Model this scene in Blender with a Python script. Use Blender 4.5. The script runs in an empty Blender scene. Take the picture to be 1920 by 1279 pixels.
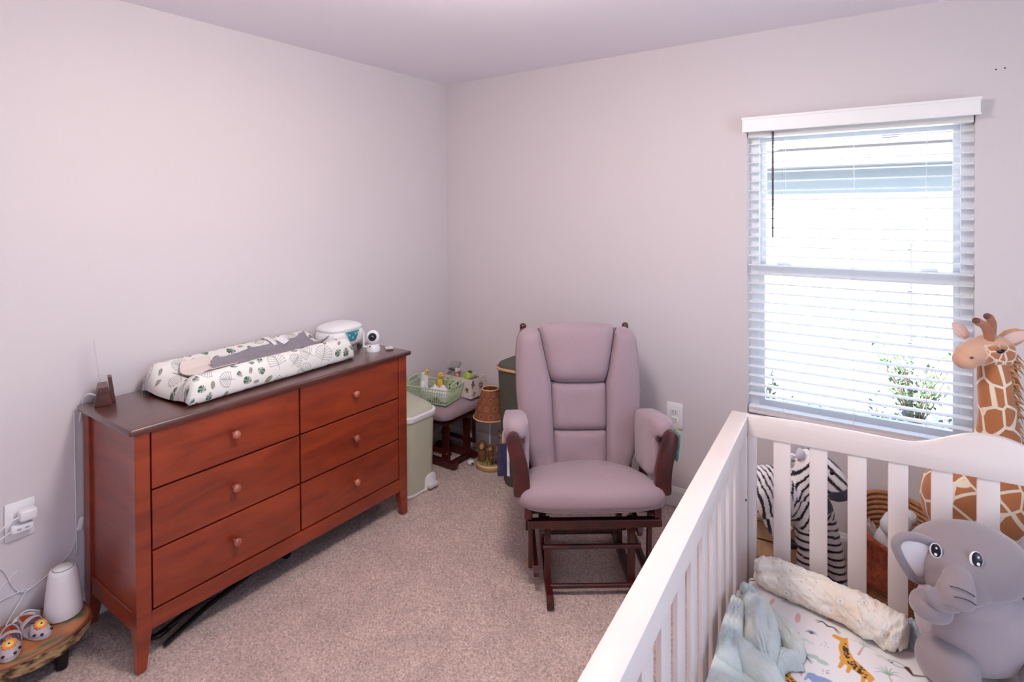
import bpy, bmesh, math, random
import numpy as np
from mathutils import Vector, Matrix, Euler, noise as mnoise

random.seed(7)
RNG = np.random.default_rng(7)
PI = math.pi
scene = bpy.context.scene
COL = scene.collection

# ------------------------------------------------------------------ camera
cam_data = bpy.data.cameras.new('camera')
cam_data.sensor_fit = 'HORIZONTAL'
cam_data.sensor_width = 36.0
cam_data.lens = 1075.06 / 1920.0 * 36.0
cam_data.shift_y = -(639.5 - 403.27) / 1920.0
cam_data.clip_start = 0.02
cam = bpy.data.objects.new('camera', cam_data)
COL.objects.link(cam)
_yaw, _pitch, _roll = 0.609, 0.0108, -0.0056
_r = Vector((math.cos(_yaw), math.sin(_yaw), 0)); _f = Vector((-math.sin(_yaw), math.cos(_yaw), 0)); _u = Vector((0, 0, 1))
_f2 = _f * math.cos(_pitch) - _u * math.sin(_pitch); _u2 = _u * math.cos(_pitch) + _f * math.sin(_pitch)
_r3 = _r * math.cos(_roll) + _u2 * math.sin(_roll); _u3 = _u2 * math.cos(_roll) - _r * math.sin(_roll)
M = Matrix((_r3, _u3, -_f2)).transposed().to_4x4()
M.translation = Vector((0, 0, 1.55))
cam.matrix_world = M
scene.camera = cam

# ------------------------------------------------------------------ world, sun, exposure
world = bpy.data.worlds.new('sky'); scene.world = world
world.use_nodes = True
wn = world.node_tree.nodes; wl = world.node_tree.links
bg = wn['Background']
sky = wn.new('ShaderNodeTexSky'); sky.sky_type = 'HOSEK_WILKIE'
sky.sun_direction = (-0.35, -0.62, 0.70); sky.turbidity = 6.5; sky.ground_albedo = 0.5
wl.new(sky.outputs[0], bg.inputs[0]); bg.inputs[1].default_value = 8.5
sun_d = bpy.data.lights.new('sun', 'SUN'); sun_d.energy = 16.0; sun_d.angle = 0.01; sun_d.color = (1.0, 0.96, 0.9)
sun = bpy.data.objects.new('sun', sun_d); COL.objects.link(sun)
sun.rotation_euler = Vector((-0.35, -0.62, 0.70)).to_track_quat('Z', 'Y').to_euler()
scene.view_settings.view_transform = 'Standard'
scene.view_settings.look = 'None'
scene.view_settings.exposure = 1.0
scene.view_settings.gamma = 1.0
scene.view_settings.use_curve_mapping = False
scene.cycles.max_bounces = 8
scene.cycles.diffuse_bounces = 5
scene.cycles.glossy_bounces = 3
scene.cycles.caustics_reflective = False
scene.cycles.caustics_refractive = False
scene.cycles.transparent_max_bounces = 16
scene.cycles.sample_clamp_indirect = 6.0
CEILING_LAMP_W = 15.5
CEILING_DOWN_W = 4.8

# ------------------------------------------------------------------ helpers
def lin(c):
    return tuple(((x / 255.0) / 12.92 if x / 255.0 <= 0.04045 else ((x / 255.0 + 0.055) / 1.055) ** 2.4) for x in c)

def obj(name, me, mat=None, parent=None, smooth=None):
    """bmesh or mesh -> one linked mesh object"""
    if isinstance(me, bmesh.types.BMesh):
        m = bpy.data.meshes.new(name); me.to_mesh(m); me.free(); me = m
    o = bpy.data.objects.new(name, me); COL.objects.link(o)
    if mat is not None and not me.materials: me.materials.append(mat)
    if parent is not None: o.parent = parent
    if smooth is not None:
        if smooth is True: me.shade_smooth()
        elif smooth is False: me.shade_flat()
        else:
            me.shade_smooth(); me.set_sharp_from_angle(angle=math.radians(smooth))
    return o

def tag(o, label, cat, group=None, kind=None):
    o['label'] = label; o['category'] = cat
    if group: o['group'] = group
    if kind: o['kind'] = kind
    return o

def struct(o):
    o['kind'] = 'structure'; return o

def thing(name, label, cat, loc=(0, 0, 0), rz=0.0, group=None):
    o = bpy.data.objects.new(name, None); COL.objects.link(o)
    o.empty_display_size = 0.05
    o.location = loc; o.rotation_euler = (0, 0, rz)
    return tag(o, label, cat, group)

def T(x, y, z): return Matrix.Translation((x, y, z))

def box(bm, lo, hi, bevel=0.0, seg=2, mat=None):
    lo = Vector(lo); hi = Vector(hi)
    ret = bmesh.ops.create_cube(bm, size=1.0)
    vs = ret['verts']
    s = hi - lo; c = (hi + lo) / 2
    for v in vs: v.co = Vector((v.co.x * s.x + c.x, v.co.y * s.y + c.y, v.co.z * s.z + c.z))
    if bevel > 0:
        es = list({e for v in vs for e in v.link_edges})
        r = bmesh.ops.bevel(bm, geom=es, offset=bevel, segments=seg, profile=0.5, affect='EDGES')
        vs = list({v for f in r['faces'] for v in f.verts} | {v for v in vs if v.is_valid})
    if mat is not None:
        bmesh.ops.transform(bm, matrix=mat, verts=[v for v in vs if v.is_valid])
    return vs

def newbox(lo, hi, bevel=0.0, seg=2, mat=None):
    bm = bmesh.new(); box(bm, lo, hi, bevel, seg, mat); return bm

def smooth_path(pts, n=8):
    """Catmull-Rom through the points"""
    P = [np.array(p, float) for p in pts]
    P = [2 * P[0] - P[1]] + P + [2 * P[-1] - P[-2]]
    out = []
    for i in range(1, len(P) - 2):
        p0, p1, p2, p3 = P[i - 1], P[i], P[i + 1], P[i + 2]
        for k in range(n):
            t = k / n
            out.append(0.5 * (2 * p1 + (p2 - p0) * t + (2 * p0 - 5 * p1 + 4 * p2 - p3) * t * t + (3 * p1 - p0 - 3 * p2 + p3) * t ** 3))
    out.append(P[-2]); return out

def tube(bm, pts, rad, seg=10, caps=True, flat=1.0, up=(0, 0, 1)):
    """swept tube; rad a number or one per point"""
    pts = [Vector(p[:3]) for p in pts]; n = len(pts)
    rads = [rad] * n if np.isscalar(rad) else list(rad)
    tang = []
    for i in range(n):
        a = pts[max(0, i - 1)]; b = pts[min(n - 1, i + 1)]
        t = (b - a); tang.append(t.normalized() if t.length > 1e-9 else Vector((0, 0, 1)))
    u = Vector(up)
    if abs(u.dot(tang[0])) > 0.95: u = Vector((1, 0, 0))
    nrm = (u - tang[0] * u.dot(tang[0])).normalized()
    rings = []
    for i in range(n):
        if i:
            nrm = nrm - tang[i] * nrm.dot(tang[i])
            nrm = nrm.normalized() if nrm.length > 1e-6 else Vector((1, 0, 0))
        bn = tang[i].cross(nrm)
        ring = []
        for k in range(seg):
            a = 2 * PI * k / seg
            ring.append(bm.verts.new(pts[i] + (nrm * math.cos(a) * flat + bn * math.sin(a)) * rads[i]))
        rings.append(ring)
    for i in range(n - 1):
        for k in range(seg):
            bm.faces.new((rings[i][k], rings[i][(k + 1) % seg], rings[i + 1][(k + 1) % seg], rings[i + 1][k]))
    if caps:
        bm.faces.new(list(reversed(rings[0]))); bm.faces.new(rings[-1])
    return rings

def lathe(bm, prof, seg=32, mat=None, cap=True):
    """profile [(r,z),...] about Z"""
    rings = []
    for r, z in prof:
        if r < 1e-6: rings.append([bm.verts.new((0, 0, z))])
        else: rings.append([bm.verts.new((r * math.cos(2 * PI * k / seg), r * math.sin(2 * PI * k / seg), z)) for k in range(seg)])
    for a, b in zip(rings[:-1], rings[1:]):
        for k in range(seg):
            k2 = (k + 1) % seg
            if len(a) == 1 and len(b) == 1: continue
            if len(a) == 1: bm.faces.new((a[0], b[k2], b[k]))
            elif len(b) == 1: bm.faces.new((a[k], a[k2], b[0]))
            else: bm.faces.new((a[k], a[k2], b[k2], b[k]))
    if cap:
        if len(rings[0]) > 1: bm.faces.new(list(reversed(rings[0])))
        if len(rings[-1]) > 1: bm.faces.new(rings[-1])
    vs = [v for r in rings for v in r]
    if mat is not None: bmesh.ops.transform(bm, matrix=mat, verts=vs)
    return vs

def prism(bm, outline, d0, d1, axis='y', bevel=0.0, mat=None, seg=2):
    """2-D outline extruded along an axis; axis y: outline=(x,z); x: (y,z); z: (x,y)"""
    def P(p, d):
        return {'y': (p[0], d, p[1]), 'x': (d, p[0], p[1]), 'z': (p[0], p[1], d)}[axis]
    a = [bm.verts.new(P(p, d0)) for p in outline]; b = [bm.verts.new(P(p, d1)) for p in outline]
    n = len(outline); fs = [bm.faces.new(a), bm.faces.new(list(reversed(b)))]
    for i in range(n): fs.append(bm.faces.new((a[i], b[i], b[(i + 1) % n], a[(i + 1) % n])))
    bmesh.ops.recalc_face_normals(bm, faces=fs)
    vs = a + b
    if bevel > 0:
        es = list(set(fs[0].edges) | set(fs[1].edges))
        r = bmesh.ops.bevel(bm, geom=es, offset=bevel, segments=seg, profile=0.5, affect='EDGES')
        vs = list({v for f in r['faces'] for v in f.verts} | {v for v in vs if v.is_valid})
    if mat is not None: bmesh.ops.transform(bm, matrix=mat, verts=[v for v in vs if v.is_valid])
    return vs

def superell(bm, c, rad, n=2.0, seg=24, rings=16, mat=None, nz=None):
    """superellipsoid; n=2 ellipsoid, n>2 boxy pillow"""
    nz = nz or n
    e1, e2 = 2.0 / nz, 2.0 / n
    pw = lambda x, e: math.copysign(abs(x) ** e, x)
    rs = []
    for i in range(rings + 1):
        ph = -PI / 2 + PI * i / rings
        if i in (0, rings): rs.append([bm.verts.new((c[0], c[1], c[2] + rad[2] * (1 if i else -1)))]); continue
        cz, sz = pw(math.cos(ph), e1), pw(math.sin(ph), e1)
        rs.append([bm.verts.new((c[0] + rad[0] * cz * pw(math.cos(2 * PI * k / seg), e2), c[1] + rad[1] * cz * pw(math.sin(2 * PI * k / seg), e2), c[2] + rad[2] * sz)) for k in range(seg)])
    for a, b in zip(rs[:-1], rs[1:]):
        for k in range(seg):
            k2 = (k + 1) % seg
            if len(a) == 1: bm.faces.new((a[0], b[k2], b[k]))
            elif len(b) == 1: bm.faces.new((a[k], a[k2], b[0]))
            else: bm.faces.new((a[k], a[k2], b[k2], b[k]))
    vs = [v for r in rs for v in r]
    if mat is not None: bmesh.ops.transform(bm, matrix=mat, verts=vs)
    return vs

def pillow(corners, thick, back=0.3, nu=28, nv=28, p=4.0, e=0.5, puffs=None, edge=0.0):
    """cushion over a quad (corners 3-D: bl, br, tr, tl). Front bulges along the quad normal."""
    c = [Vector(x) for x in corners]
    nrm = (c[1] - c[0]).cross(c[3] - c[0]).normalized()
    bm = bmesh.new()
    def grid(sign, th):
        g = []
        for j in range(nv + 1):
            row = []
            t = math.sin((2 * j / nv - 1) * PI / 2)
            for i in range(nu + 1):
                s = math.sin((2 * i / nu - 1) * PI / 2)
                # round the outline a little
                ss = s * (1 - edge * (abs(t) ** 6)); tt = t * (1 - edge * (abs(s) ** 6))
                a = (ss + 1) / 2; b = (tt + 1) / 2
                q = c[0] * (1 - a) * (1 - b) + c[1] * a * (1 - b) + c[2] * a * b + c[3] * (1 - a) * b
                h = th * max(0.0, (1 - abs(s) ** p) * (1 - abs(t) ** p)) ** e
                if puffs and sign > 0: h += puffs(a, b)
                row.append(q + nrm * sign * h)
            g.append(row)
        return g
    A = grid(1, thick); B = grid(-1, thick * back)
    va = [[bm.verts.new(q) for q in r] for r in A]
    vb = [[va[j][i] if (i in (0, nu) or j in (0, nv)) else bm.verts.new(B[j][i]) for i in range(nu + 1)] for j in range(nv + 1)]
    for j in range(nv):
        for i in range(nu):
            bm.faces.new((va[j][i], va[j][i + 1], va[j + 1][i + 1], va[j + 1][i]))
            f = (vb[j][i], vb[j + 1][i], vb[j + 1][i + 1], vb[j][i + 1])
            if len(set(f)) == 4:
                try: bm.faces.new(f)
                except ValueError: pass
    bmesh.ops.recalc_face_normals(bm, faces=bm.faces)
    return bm

def blob(bm, voxel=0.006, smooth=6, factor=0.5):
    """closed overlapping shapes -> one continuous smooth skin (voxel remesh)"""
    m = bpy.data.meshes.new('tmp'); bm.to_mesh(m); bm.free()
    o = bpy.data.objects.new('tmp', m); COL.objects.link(o)
    r = o.modifiers.new('r', 'REMESH'); r.mode = 'VOXEL'; r.voxel_size = voxel; r.use_smooth_shade = True
    s = o.modifiers.new('s', 'SMOOTH'); s.iterations = smooth; s.factor = factor
    dg = bpy.context.evaluated_depsgraph_get(); dg.update()
    me = bpy.data.meshes.new_from_object(o.evaluated_get(dg))
    bpy.data.objects.remove(o); bpy.data.meshes.remove(m)
    me.shade_smooth()
    return me

def grid_mesh(name, P, closed_u=False):
    """P: (nv,nu,3) array -> mesh"""
    nv, nu = P.shape[:2]
    me = bpy.data.meshes.new(name)
    idx = np.arange(nv * nu).reshape(nv, nu)
    if closed_u: idx = np.concatenate([idx, idx[:, :1]], axis=1)
    q = np.stack([idx[:-1, :-1], idx[:-1, 1:], idx[1:, 1:], idx[1:, :-1]], -1).reshape(-1, 4)
    me.vertices.add(nv * nu); me.vertices.foreach_set('co', P.reshape(-1).astype(np.float32))
    me.loops.add(q.size); me.loops.foreach_set('vertex_index', q.reshape(-1).astype(np.int32))
    me.polygons.add(len(q)); me.polygons.foreach_set('loop_start', (np.arange(len(q)) * 4).astype(np.int32))
    me.update(calc_edges=True); me.validate()
    me.shade_smooth()
    return me

def set_color(me, rgb, name='col'):
    a = me.color_attributes.new(name, 'FLOAT_COLOR', 'POINT')
    c = np.ones((len(me.vertices), 4), np.float32); c[:, :3] = rgb
    a.data.foreach_set('color', c.reshape(-1))

def verts(me):
    a = np.empty(len(me.vertices) * 3, np.float32); me.vertices.foreach_get('co', a); return a.reshape(-1, 3)

def fbm(x, y, seed=0, octs=4, base=1.0):
    """cheap smooth 2-D value noise, vectorised, -1..1"""
    out = np.zeros_like(x, dtype=float); amp = 1.0; tot = 0
    for o in range(octs):
        r = np.random.default_rng(seed + o * 13).random((64, 64)) * 2 - 1
        fx = x * base * 2 ** o; fy = y * base * 2 ** o
        ix = np.floor(fx).astype(int); iy = np.floor(fy).astype(int)
        tx = fx - ix; ty = fy - iy
        tx = tx * tx * (3 - 2 * tx); ty = ty * ty * (3 - 2 * ty)
        g = lambda a, b: r[a % 64, b % 64]
        out += amp * ((g(ix, iy) * (1 - tx) + g(ix + 1, iy) * tx) * (1 - ty) + (g(ix, iy + 1) * (1 - tx) + g(ix + 1, iy + 1) * tx) * ty)
        tot += amp; amp *= 0.5
    return out / tot

class Paint:
    """flat print: colours painted at 2-D points"""
    def __init__(s, xy, base, aa=0.0012):
        s.p = np.asarray(xy, float); s.c = np.tile(np.array(lin(base)), (len(s.p), 1)); s.aa = aa
    def put(s, d, col, op=1.0):
        a = np.clip(0.5 - d / s.aa, 0, 1)[:, None] * op
        s.c = s.c * (1 - a) + np.array(lin(col)) * a
    def near(s, c, r):
        return np.where((np.abs(s.p[:, 0] - c[0]) < r) & (np.abs(s.p[:, 1] - c[1]) < r))[0]
    def sub(s, idx, d, col, op=1.0):
        a = np.clip(0.5 - d / s.aa, 0, 1)[:, None] * op
        s.c[idx] = s.c[idx] * (1 - a) + np.array(lin(col)) * a
    def ellipse(s, c, rx, ry, ang, col, op=1.0):
        i = s.near(c, max(rx, ry) * 1.2 + s.aa); q = s.p[i] - c
        ca, sa = math.cos(ang), math.sin(ang)
        x = q[:, 0] * ca + q[:, 1] * sa; y = -q[:, 0] * sa + q[:, 1] * ca
        d = (np.sqrt((x / rx) ** 2 + (y / ry) ** 2) - 1) * min(rx, ry)
        s.sub(i, d, col, op)
    def stroke(s, pts, w0, w1, col, op=1.0):
        pts = [np.array(p, float) for p in pts]; n = len(pts) - 1
        c = np.mean(pts, axis=0); r = max(np.linalg.norm(p - c) for p in pts) + max(w0, w1) + s.aa
        i = s.near(c, r); q = s.p[i]; best = np.full(len(i), 1e9)
        for k in range(n):
            a, b = pts[k], pts[k + 1]; ab = b - a; L = max(ab @ ab, 1e-12)
            t = np.clip(((q - a) @ ab) / L, 0, 1)
            d = np.linalg.norm(q - a - t[:, None] * ab, axis=1)
            w = w0 + (w1 - w0) * (k + t) / n
            best = np.minimum(best, d - w)
        s.sub(i, best, col, op)
    def poly(s, pts, col, op=1.0):
        pts = np.array(pts, float); c = pts.mean(0); r = np.abs(pts - c).max() + 0.003
        i = s.near(c, r); q = s.p[i]; ins = np.zeros(len(i), bool); n = len(pts)
        best = np.full(len(i), 1e9)
        for k in range(n):
            a, b = pts[k], pts[(k + 1) % n]
            cond = ((a[1] > q[:, 1]) != (b[1] > q[:, 1]))
            xx = (b[0] - a[0]) * (q[:, 1] - a[1]) / (b[1] - a[1] + 1e-15) + a[0]
            ins ^= cond & (q[:, 0] < xx)
            ab = b - a; t = np.clip(((q - a) @ ab) / max(ab @ ab, 1e-12), 0, 1)
            best = np.minimum(best, np.linalg.norm(q - a - t[:, None] * ab, axis=1))
        s.sub(i, np.where(ins, -best, best), col, op)

# ------------------------------------------------------------------ materials
def newmat(name):
    m = bpy.data.materials.new(name); m.use_nodes = True
    return m, m.node_tree.nodes, m.node_tree.links, m.node_tree.nodes['Principled BSDF']

def mat(name, col, rough=0.5, metal=0.0, var=0.0, scale=40.0, bump=0.0, bscale=200.0, spec=0.5, sheen=0.0, coat=0.0, attr=None, detail=4.0, stretch=None, bdist=0.002):
    m, N, L, b = newmat(name)
    b.inputs['Roughness'].default_value = rough; b.inputs['Metallic'].default_value = metal
    b.inputs['Specular IOR Level'].default_value = spec
    if sheen: b.inputs['Sheen Weight'].default_value = sheen; b.inputs['Sheen Roughness'].default_value = 0.5
    if coat: b.inputs['Coat Weight'].default_value = coat; b.inputs['Coat Roughness'].default_value = 0.15
    tc = N.new('ShaderNodeTexCoord'); src = tc.outputs['Object']
    if stretch:
        mp = N.new('ShaderNodeMapping'); mp.inputs['Scale'].default_value = stretch; L.new(src, mp.inputs[0]); src = mp.outputs[0]
    if attr:
        at = N.new('ShaderNodeAttribute'); at.attribute_name = attr; base = at.outputs['Color']
    else:
        rgb = N.new('ShaderNodeRGB'); rgb.outputs[0].default_value = (*lin(col), 1); base = rgb.outputs[0]
    if var > 0:
        nz = N.new('ShaderNodeTexNoise'); nz.inputs['Scale'].default_value = scale; nz.inputs['Detail'].default_value = detail
        L.new(src, nz.inputs['Vector'])
        mr = N.new('ShaderNodeMapRange'); mr.inputs[1].default_value = 0.3; mr.inputs[2].default_value = 0.7
        mr.inputs[3].default_value = 1 - var; mr.inputs[4].default_value = 1 + var; L.new(nz.outputs[0], mr.inputs[0])
        mx = N.new('ShaderNodeMix'); mx.data_type = 'RGBA'; mx.blend_type = 'MULTIPLY'; mx.inputs['Factor'].default_value = 1
        L.new(base, mx.inputs['A']); L.new(mr.outputs[0], mx.inputs['B']); base = mx.outputs['Result']
    L.new(base, b.inputs['Base Color'])
    if bump > 0:
        n2 = N.new('ShaderNodeTexNoise'); n2.inputs['Scale'].default_value = bscale; n2.inputs['Detail'].default_value = 3
        L.new(src, n2.inputs['Vector'])
        bp = N.new('ShaderNodeBump'); bp.inputs['Strength'].default_value = bump; bp.inputs['Distance'].default_value = bdist
        L.new(n2.outputs[0], bp.inputs['Height']); L.new(bp.outputs[0], b.inputs['Normal'])
    return m

def wood(name, c1, c2, rough=0.3, scale=(2, 2, 14), coat=0.3, nscale=3.0, spec=0.5):
    """stained wood grain running across the stretched axes"""
    m, N, L, b = newmat(name)
    tc = N.new('ShaderNodeTexCoord'); mp = N.new('ShaderNodeMapping'); mp.inputs['Scale'].default_value = scale
    L.new(tc.outputs['Object'], mp.inputs[0])
    nz = N.new('ShaderNodeTexNoise'); nz.inputs['Scale'].default_value = nscale; nz.inputs['Detail'].default_value = 8; nz.inputs['Roughness'].default_value = 0.6
    nz.inputs['Distortion'].default_value = 0.6
    L.new(mp.outputs[0], nz.inputs['Vector'])
    cr = N.new('ShaderNodeValToRGB'); cr.color_ramp.elements[0].position = 0.32; cr.color_ramp.elements[1].position = 0.7
    cr.color_ramp.elements[0].color = (*lin(c1), 1); cr.color_ramp.elements[1].color = (*lin(c2), 1)
    L.new(nz.outputs[0], cr.inputs[0]); L.new(cr.outputs[0], b.inputs['Base Color'])
    b.inputs['Roughness'].default_value = rough; b.inputs['Coat Weight'].default_value = coat; b.inputs['Coat Roughness'].default_value = 0.25
    b.inputs['Specular IOR Level'].default_value = spec
    return m

M_WALL = mat('wall_paint', (220, 212, 215), 0.55, bump=0.12, bscale=160, spec=0.35)
M_CEIL = mat('ceiling_paint', (240, 236, 245), 0.8, bump=0.1, bscale=120, spec=0.2)
M_TRIM = mat('white_trim', (240, 238, 238), 0.4)
M_VINYL = mat('window_vinyl', (238, 240, 244), 0.35)
M_BLIND = mat('blind_white', (247, 247, 248), 0.4)
M_CRIB = mat('crib_white', (230, 216, 211), 0.35, var=0.015, scale=6)
M_DRESS = wood('cherry_stain', (122, 42, 18), (158, 61, 28), 0.38, (1.2, 1.2, 6), coat=0.6)
M_DRESS_TOP = wood('cherry_top', (76, 36, 28), (94, 46, 36), 0.35, (9, 1.0, 2), coat=1.0)
M_DARKGAP = mat('dark_back', (22, 10, 9), 0.8)
M_MAHOG = wood('mahogany', (46, 12, 14), (92, 26, 24), 0.3, (3, 3, 3), coat=0.4)
M_KNOB = wood('knob_wood', (146, 74, 54), (186, 112, 92), 0.25, (4, 4, 4), coat=0.6)
M_FABRIC = mat('grey_fabric', (164, 142, 150), 0.95, var=0.10, scale=420, bump=0.25, bscale=900, sheen=0.3, spec=0.2)
M_SEAM = mat('seam_thread', (104, 94, 104), 0.95)
M_WHITE = mat('white_plastic', (242, 241, 243), 0.35)
M_CABLE = mat('white_cable', (236, 234, 238), 0.45)
M_BLACK = mat('black_metal', (12, 13, 16), 0.35)
M_SAGE = mat('sage_plastic', (198, 198, 176), 0.45, var=0.02, scale=5)
M_GREENB = mat('green_basket_plastic', (196, 214, 178), 0.4)
M_HAMPER = mat('hamper_fabric', (88, 87, 78), 0.95, var=0.08, scale=300, bump=0.2, bscale=600)
M_BAMBOO = wood('bamboo', (190, 140, 96), (216, 172, 128), 0.4, (3, 3, 3))
M_BRASS = mat('brass_bolt', (190, 140, 70), 0.3, metal=0.9)

# ================================================================== THE SETTING
WX0, WX1, WY0, WY1, WH = -2.572, 1.35, -1.10, 2.916, 2.384
OX0, OX1, OZ0, OZ1 = -0.652, 0.206, 0.545, 1.93      # window opening

def make_carpet():
    m, N, L, b = newmat('carpet')
    tc = N.new('ShaderNodeTexCoord')
    n1 = N.new('ShaderNodeTexNoise'); n1.inputs['Scale'].default_value = 130; n1.inputs['Detail'].default_value = 5; n1.inputs['Roughness'].default_value = 0.7
    n2 = N.new('ShaderNodeTexNoise'); n2.inputs['Scale'].default_value = 7; n2.inputs['Detail'].default_value = 4
    L.new(tc.outputs['Object'], n1.inputs[0]); L.new(tc.outputs['Object'], n2.inputs[0])
    r1 = N.new('ShaderNodeValToRGB'); e = r1.color_ramp.elements
    e[0].position = 0.30; e[0].color = (*lin((152, 126, 118)), 1); e[1].position = 0.68; e[1].color = (*lin((250, 224, 214)), 1)
    L.new(n1.outputs[0], r1.inputs[0])
    mr = N.new('ShaderNodeMapRange'); mr.inputs[1].default_value = 0.3; mr.inputs[2].default_value = 0.7; mr.inputs[3].default_value = 0.9; mr.inputs[4].default_value = 1.08
    L.new(n2.outputs[0], mr.inputs[0])
    mx = N.new('ShaderNodeMix'); mx.data_type = 'RGBA'; mx.blend_type = 'MULTIPLY'; mx.inputs['Factor'].default_value = 1
    L.new(r1.outputs[0], mx.inputs['A']); L.new(mr.outputs[0], mx.inputs['B']); L.new(mx.outputs['Result'], b.inputs['Base Color'])
    b.inputs['Roughness'].default_value = 1.0; b.inputs['Specular IOR Level'].default_value = 0.1
    b.inputs['Sheen Weight'].default_value = 0.25
    bp = N.new('ShaderNodeBump'); bp.inputs['Strength'].default_value = 0.9; bp.inputs['Distance'].default_value = 0.006
    L.new(n1.outputs[0], bp.inputs['Height']); L.new(bp.outputs[0], b.inputs['Normal'])
    return m
M_CARPET = make_carpet()
xs = np.concatenate([np.arange(WX0, 0.4, 0.0072), np.linspace(0.42, WX1, 8)])
ys = np.concatenate([np.linspace(WY0, 0.36, 10), np.arange(0.375, WY1, 0.0072), [WY1]])
GX, GY = np.meshgrid(xs, ys)
tuft = RNG.random(GX.shape)
Z = -0.006 * tuft ** 1.5 - 0.003 * (fbm(GX, GY, 3, 3, 9.0) * 0.5 + 0.5)
floor = struct(obj('floor', grid_mesh('floor', np.stack([GX, GY, Z], -1)), M_CARPET))
struct(obj('ceiling', newbox((WX0 - 0.15, WY0 - 0.15, WH), (WX1 + 0.15, WY1 + 0.15, WH + 0.1)), M_CEIL))
struct(obj('wall_left', newbox((WX0 - 0.15, WY0, -0.05), (WX0, WY1, WH)), M_WALL))
RY0, RY1, RZ0, RZ1 = -0.45, 1.95, 0.30, 2.10            # unseen right-wall window, guessed from bluish side light, enlarged to add fill
bm = bmesh.new()
box(bm, (WX1, WY0, -0.05), (WX1 + 0.15, RY0, WH)); box(bm, (WX1, RY1, -0.05), (WX1 + 0.15, WY1, WH))
box(bm, (WX1, RY0, -0.05), (WX1 + 0.15, RY1, RZ0)); box(bm, (WX1, RY0, RZ1), (WX1 + 0.15, RY1, WH))
struct(obj('wall_right', bm, M_WALL))
struct(obj('wall_front', newbox((WX0, WY0 - 0.15, -0.05), (WX1, WY0, WH)), M_WALL))
bm = bmesh.new()
box(bm, (WX0, WY1, -0.05), (OX0, WY1 + 0.15, WH)); box(bm, (OX1, WY1, -0.05), (WX1, WY1 + 0.15, WH))
box(bm, (OX0, WY1, -0.05), (OX1, WY1 + 0.15, OZ0)); box(bm, (OX0, WY1, OZ1), (OX1, WY1 + 0.15, WH))
wall_back = struct(obj('wall_back', bm, M_WALL))
# two small nail holes high up on the back wall
for hx, hz in ((0.268, 2.082), (0.294, 2.084)):
    bm = bmesh.new(); lathe(bm, [(0, -0.0006), (0.003, -0.0003), (0.0032, 0.0004)], 10, T(hx, WY1 - 0.0004, hz) @ Matrix.Rotation(PI / 2, 4, 'X'))
    obj('nail_hole', bm, mat('nail_hole_dark', (70, 62, 66), 0.8), wall_back)
def baseboard(name, p, q, nrm):
    prof = [(0, 0), (0.013, 0), (0.013, 0.07), (0.010, 0.082), (0.006, 0.088), (0.004, 0.098), (0, 0.1)]
    bm = bmesh.new(); p = Vector(p); q = Vector(q); n = Vector(nrm)
    a = [bm.verts.new(p + n * d + Vector((0, 0, z))) for d, z in prof]; b = [bm.verts.new(q + n * d + Vector((0, 0, z))) for d, z in prof]
    for i in range(len(prof)): bm.faces.new((a[i], b[i], b[(i + 1) % len(prof)], a[(i + 1) % len(prof)]))
    bm.faces.new(a); bm.faces.new(list(reversed(b))); bmesh.ops.recalc_face_normals(bm, faces=bm.faces)
    return struct(obj(name, bm, M_TRIM))
baseboard('baseboard_back', (WX0 + 0.013, WY1, 0), (WX1, WY1, 0), (0, -1, 0))
baseboard('baseboard_left', (WX0, WY0, 0), (WX0, WY1, 0), (1, 0, 0))

# ------------------------------------------------------------------ window_1
M_GLASS, N, L, b = newmat('window_glass')
N.remove(b); tr = N.new('ShaderNodeBsdfTransparent'); gl = N.new('ShaderNodeBsdfGlossy'); gl.inputs['Roughness'].default_value = 0.02
tr.inputs[0].default_value = (0.97, 0.985, 0.99, 1)
ms = N.new('ShaderNodeMixShader'); ms.inputs[0].default_value = 0.06
L.new(tr.outputs[0], ms.inputs[1]); L.new(gl.outputs[0], ms.inputs[2]); L.new(ms.outputs[0], N['Material Output'].inputs[0])
win = bpy.data.objects.new('window_1', None); COL.objects.link(win); win.location = (0, 0, 0); struct(win)
FY0, FY1 = 2.975, 3.05
bm = bmesh.new()
box(bm, (OX0, FY0, OZ0), (OX0 + 0.042, FY1, OZ1)); box(bm, (OX1 - 0.042, FY0, OZ0), (OX1, FY1, OZ1))
box(bm, (OX0 + 0.042, FY0, OZ0), (OX1 - 0.042, FY1, OZ0 + 0.03)); box(bm, (OX0 + 0.042, FY0, OZ1 - 0.035), (OX1 - 0.042, FY1, OZ1))
obj('window_frame', bm, M_VINYL, win)
def sash(name, x0, x1, z0, z1, y0, y1, wl_, wb_, wt_):
    bm = bmesh.new()
    box(bm, (x0, y0, z0), (x0 + wl_, y1, z1)); box(bm, (x1 - wl_, y0, z0), (x1, y1, z1))
    box(bm, (x0 + wl_, y0, z0), (x1 - wl_, y1, z0 + wb_)); box(bm, (x0 + wl_, y0, z1 - wt_), (x1 - wl_, y1, z1))
    s = obj(name, bm, M_VINYL, win)
    g = obj('pane', newbox((x0 + wl_ - 0.004, (y0 + y1) / 2 - 0.002, z0 + wb_ - 0.004), (x1 - wl_ + 0.004, (y0 + y1) / 2 + 0.002, z1 - wt_ + 0.004)), M_GLASS, s)
    return s
sash('upper_sash', OX0 + 0.036, OX1 - 0.036, 1.225, OZ1 - 0.03, 3.018, 3.045, 0.03, 0.045, 0.03)
lo = sash('lower_sash', OX0 + 0.030, OX1 - 0.030, OZ0 + 0.025, 1.275, 2.985, 3.014, 0.036, 0.045, 0.055)
for lx in (-0.50, 0.06):
    obj('sash_lock', newbox((lx - 0.03, 2.972, 1.276), (lx + 0.03, 3.0, 1.288), 0.003), M_VINYL, lo)
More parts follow.
